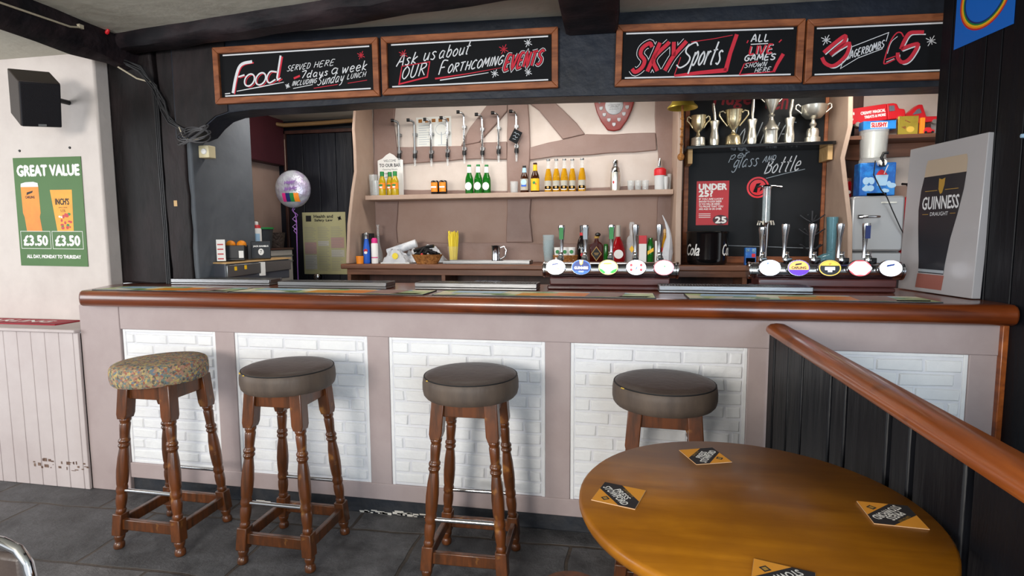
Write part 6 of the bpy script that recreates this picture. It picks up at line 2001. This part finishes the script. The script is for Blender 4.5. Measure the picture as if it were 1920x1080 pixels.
mb.tube([(0.02, 0, 0.045), (-0.015, -0.004, 0.04), (-0.05, -0.008, 0.03), (-0.075, -0.01, 0.022)], [0.032, 0.034, 0.028, 0.012], 14)
mb.build('boot', t, 0, 50)
t = thing('badge_box', 'small box of red and teal trinkets behind the right beer font', 'box', (0.828, 3.80, BC))
mb = MB('slush_blue').box(-0.032, -0.02, 0, 0.032, 0.02, 0.11)
mb.m('teal_glass').rect(-0.028, 0.085, -0.008, 0.105, -0.021).rect(0.008, 0.08, 0.028, 0.105, -0.021)
mb.m('truck_red').rect(0.006, 0.05, 0.028, 0.072, -0.021)
mb.m('crack_black').rect(-0.028, 0.01, 0.028, 0.045, -0.021)
mb.build('box', t)

fg = thing('mini_fridge', 'small silver retro fridge with rounded corners on the back counter', 'fridge', (1.556, 3.81, BC + 0.001))


def rbox(w, h, r, y0, y1, m, n=6):
    pts = []
    for cx, cz, a0 in ((w - r, h - r, 0), (-w + r, h - r, 90), (-w + r, r, 180), (w - r, r, 270)):
        for i in range(n + 1):
            a = math.radians(a0 + 90 * i / n)
            pts.append((cx + r * math.cos(a), cz + r * math.sin(a)))
    return MB(m).prism(pts, y0, y1)


rbox(0.15, 0.425, 0.03, 0.03, 0.24, 'enamel_dark').build('body', fg, 0.004)
rbox(0.148, 0.338, 0.022, -0.02, 0.028, 'enamel_silver').build('door', fg, 0.012, 40, None, 3, None, (0, 0, 0.086))
rbox(0.148, 0.08, 0.015, -0.012, 0.028, 'enamel_silver').build('lower_panel', fg, 0.008)
d = fg.children[1]
mb = MB('chrome').tube([(-0.105, -0.03, 0.21), (-0.075, -0.045, 0.212), (-0.02, -0.045, 0.212), (0.005, -0.03, 0.212)], 0.008, 10)
mb.m('black_plastic').box(-0.112, -0.035, 0.2, -0.085, -0.018, 0.224)
mb.build('handle', d)
MB('silver_plate').box(0.015, -0.024, 0.292, 0.1, -0.0195, 0.302).build('badge_strip', d, 0.001)
sl = thing('slush_machine', 'blue slush drink machine with a clear drum on top of the silver fridge', 'drink machine', (1.546, 3.86, BC + 0.4275))
MB('slush_blue').box(-0.098, -0.06, 0.0, 0.102, 0.035, 0.2).build('base', sl, 0.006)
mb = MB('ice_blue')
rnd = random.Random(14)
for i in range(14):
    mb.oval(rnd.uniform(-0.08, 0.085), rnd.uniform(0.02, 0.12), rnd.uniform(0.01, 0.024), rnd.uniform(0.01, 0.024), -0.0606 - i * 2e-5, None, 12)
mb.flat([(0.0, 0.06), (0.05, 0.06), (0.06, 0.125), (-0.012, 0.125)], -0.0612)
mb.m('truck_red').flat([(-0.008, 0.125), (0.055, 0.125), (0.04, 0.145), (0.022, 0.158), (0.004, 0.148)], -0.0614)
mb.m('white_print').stroke([(0.035, 0.13), (0.055, 0.185)], 0.005, -0.0616)
mb.m('crack_black').rect(-0.055, 0.0, 0.055, 0.016, -0.0612)
mb.build('front_print', sl, 0, 0, label='printed blue front with a bowl of red ice')
MB('clear_plastic').lathe([(0, 0.2), (0.075, 0.2), (0.074, 0.22), (0.07, 0.23), (0.078, 0.40), (0.074, 0.40), (0.066, 0.235), (0, 0.225)], 32, T(-0.012, -0.01, 0)).build('drum', sl, label='clear drum')
MB('silver_plate').lathe([(0, 0.226), (0.058, 0.23), (0.062, 0.385), (0, 0.385)], 28, T(-0.012, -0.01, 0)).build('cooling_cylinder', sl, label='silver cooling cylinder')
mb = MB('slush_blue').box(-0.088, -0.045, 0.402, 0.092, 0.02, 0.452)
mb.m('white_print').rect(-0.048, 0.411, 0.046, 0.444, -0.0456)
mb.m('red_print').text('SLUSHY', -0.043, 0.415, 0.041, 0.44, -0.0462, 0, 0, 0.002)
mb.build('header', sl, 0, 30, label='blue header with red lettering')
mb = MB('white_print').lathe([(0, 0), (0.02, 0), (0.02, 0.04), (0, 0.04)], 16, T(0.012, -0.06, 0.195) @ R(90, 'X'))
mb.m('black_plastic').tube([(0.012, -0.095, 0.20), (0.0, -0.10, 0.225), (0.01, -0.10, 0.25), (0.035, -0.10, 0.252)], 0.009, 10)
mb.lathe([(0, 0), (0.018, 0), (0.016, 0.025), (0, 0.025)], 14, T(0.012, -0.085, 0.172))
mb.build('tap', sl)
mb = MB('cable_black').tube([(-0.038, -0.112, 0.205), (-0.045, -0.118, 0.12), (0.0, -0.118, 0.03), (0.035, -0.112, -0.01), (0.075, -0.1, -0.09), (0.13, -0.09, -0.2), (0.16, -0.085, -0.25)], 0.0035, 6)
o = mb.build('power_cord')
o.location = sl.location
tag(o, 'black power cord hanging from the slush machine across the fridge door', 'cord')

wl = thing('wall_shelf', 'brown wooden shelf behind the bar on the far right holding a model truck', 'shelf', (1.83, 3.9, 2.03))
MB('shelf_wood').box(-0.46, -0.06, -0.012, 0.45, 0.17, 0.012).build('board', wl, 0.002)
mb = MB('shelf_wood').prism([(-0.46, -0.10), (-0.3, -0.115), (-0.12, -0.10), (0.45, -0.085), (0.45, -0.012), (-0.46, -0.012)], 0.14, 0.17)
mb.build('back_rail', wl, 0.002)
WZ = 2.043
tk = thing('model_truck', 'red model delivery truck with white lettering raised on its stand on the wall shelf', 'model truck', (1.578, 3.98, WZ))
TR = T(0, 0, 0.10) @ R(-6, 'Y')
mb = MB('truck_red').prism([(-0.185, 0.0), (0.065, 0.0), (0.065, 0.10), (-0.185, 0.098)], -0.04, 0.04, TR)
mb.build('trailer', tk, 0.004)
MB('truck_red').prism([(0.068, 0.0), (0.165, -0.002), (0.17, 0.03), (0.165, 0.052), (0.135, 0.06), (0.125, 0.09), (0.105, 0.098), (0.068, 0.10)], -0.037, 0.037, TR).build('cab', tk, 0.005)
mb = MB('white_print').text('CREAMY MAGICAL', -0.085, 0.052, 0.055, 0.07, -0.0408, 0, 0, 0.0012, TR).text('TREATS & MORE', -0.065, 0.026, 0.055, 0.042, -0.0408, 0, 0, 0.0012, TR)
mb.oval(-0.15, 0.068, 0.014, 0.016, -0.0408, TR, 10).oval(-0.125, 0.066, 0.005, 0.01, -0.0408, TR, 10).flat([(-0.172, 0.025), (-0.13, 0.025), (-0.128, 0.036), (-0.172, 0.034)], -0.0408, TR)
mb.build('lettering', tk, 0, 0, label='white lettering')
MB('teal_glass').prism([(0.078, 0.05), (0.11, 0.05), (0.108, 0.082), (0.078, 0.084)], -0.0385, -0.036, TR).build('cab_window', tk)
for x in (-0.15, -0.105, 0.135):
    MB('silver_plate').lathe([(0, -0.006), (0.014, -0.006), (0.018, 0), (0.018, 0.012), (0, 0.012)], 18, TR @ T(x, -0.038, -0.004) @ R(-90, 'X')).build('wheel', tk)
    MB('silver_plate').lathe([(0, -0.006), (0.014, -0.006), (0.018, 0), (0.018, 0.012), (0, 0.012)], 18, TR @ T(x, 0.038, -0.004) @ R(90, 'X')).build('wheel', tk)
MB('dark_wood').box(-0.14, -0.025, 0.0, -0.09, 0.03, 0.082, None).box(0.02, -0.02, 0, 0.06, 0.03, 0.098).build('stand', tk)
t2 = thing('model_van', 'second red model vehicle with a raised windscreen behind the model truck', 'model truck', (1.86, 4.03, WZ + 0.0))
T2 = T(0, 0, 0.09) @ R(-4, 'Y')
MB('truck_red').prism([(-0.09, 0.0), (0.11, 0.0), (0.112, 0.03), (0.03, 0.036), (0.01, 0.112), (-0.012, 0.115), (-0.065, 0.075), (-0.09, 0.06)], -0.03, 0.03, T2).build('body', t2, 0.004)
MB('teal_glass').prism([(-0.05, 0.055), (0.002, 0.06), (-0.006, 0.088), (-0.02, 0.088)], -0.032, -0.029, T2).build('window', t2)
for x in (-0.05, 0.075):
    MB('silver_plate').lathe([(0, -0.005), (0.013, -0.005), (0.017, 0), (0.017, 0.01), (0, 0.01)], 16, T2 @ T(x, -0.028, 0.0) @ R(-90, 'X')).build('wheel', t2)
MB('dark_wood').box(-0.06, -0.02, 0.0, 0.06, 0.02, 0.085).build('stand', t2)
t = thing('gold_picture', 'small square brass plaque standing on the wall shelf under the model truck cab', 'plaque', (1.725, 3.86, WZ))
MB('brass').box(-0.055, 0, 0, 0.055, 0.014, 0.11).build('plate', t, 0.002)
mb = MB('foam_yellow').oval(0.012, 0.03, 0.022, 0.018, -0.0008)
mb.m('wicker').flat([(-0.04, 0.045), (-0.01, 0.03), (-0.015, 0.05)], -0.001).stroke([(-0.02, 0.085), (0.01, 0.07)], 0.006, -0.001)
mb.build('relief', t, 0, 0)
t = thing('orange_tube', 'slim orange carton standing beside the brass plaque', 'carton', (1.80, 3.86, WZ))
MB('orange_print').box(-0.012, -0.01, 0, 0.012, 0.01, 0.095).build('carton', t, 0.002)
t = thing('white_board_offcut', 'pale card leaning behind the model truck on the wall shelf', 'card', (1.60, 4.05, WZ))
MB('cream_wall').prism([(-0.14, 0.0), (0.09, 0.0), (0.095, 0.245), (-0.12, 0.19)], 0, 0.004).build('card', t)
for x, m, lb in ((1.40, 'crack_black', 'black trinket box under the back of the model truck'), (1.835, 'truck_red', 'small red toy car in the clear case at the right end of the wall shelf')):
    t = thing('trinket_box' if x < 1.5 else 'toy_car', lb, 'box' if x < 1.5 else 'toy car', (x, 3.86, WZ))
    if x < 1.5:
        MB(m).box(-0.028, -0.02, 0, 0.02, 0.02, 0.06).build('box', t, 0.003)
    else:
        MB(m).prism([(-0.03, 0.004), (0.03, 0.004), (0.03, 0.02), (0.015, 0.024), (0.006, 0.036), (-0.018, 0.036), (-0.03, 0.02)], -0.012, 0.012).build('body', t, 0.003)
        for wx in (-0.018, 0.018):
            MB('black_plastic').lathe([(0, 0), (0.007, 0), (0.007, 0.005), (0, 0.005)], 12, T(wx, -0.014, 0.007) @ R(-90, 'X')).build('wheel', t)
for i, x in enumerate((1.388, 1.432)):
    t = thing('spice_jar', '%s red jar beside the slush machine on top of the fridge' % ('left' if i == 0 else 'right'), 'jar', (x + 0.018, 3.985, BC + 0.4275), 0, 'red jars on the fridge')
    MB('ruby_glass').lathe([(0, 0), (0.022, 0), (0.024, 0.02), (0.024, 0.09), (0.018, 0.105), (0, 0.105)], 16).build('jar', t)
    MB('shelf_wood').lathe([(0, 0.105), (0.02, 0.105), (0.02, 0.125), (0, 0.125)], 16).build('lid', t)
    MB('white_print').oval(0.0, 0.035, 0.011, 0.011, -0.0248).build('label', t, 0, 0)
t = thing('fire_extinguisher', 'red fire extinguisher just visible between the fridge and the stout picture', 'fire extinguisher', (1.79, 3.92, BC))
MB('truck_red').lathe([(0, 0), (0.05, 0), (0.055, 0.01), (0.055, 0.36), (0.045, 0.41), (0.02, 0.43), (0, 0.43)], 24).build('cylinder', t)
MB('black_plastic').lathe([(0.02, 0.43), (0.02, 0.47), (0, 0.47)], 14).build('valve', t)
MB('black_plastic').tube([(0, 0, 0.465), (-0.04, -0.03, 0.5), (-0.075, -0.05, 0.5)], 0.007, 8).build('lever', t)
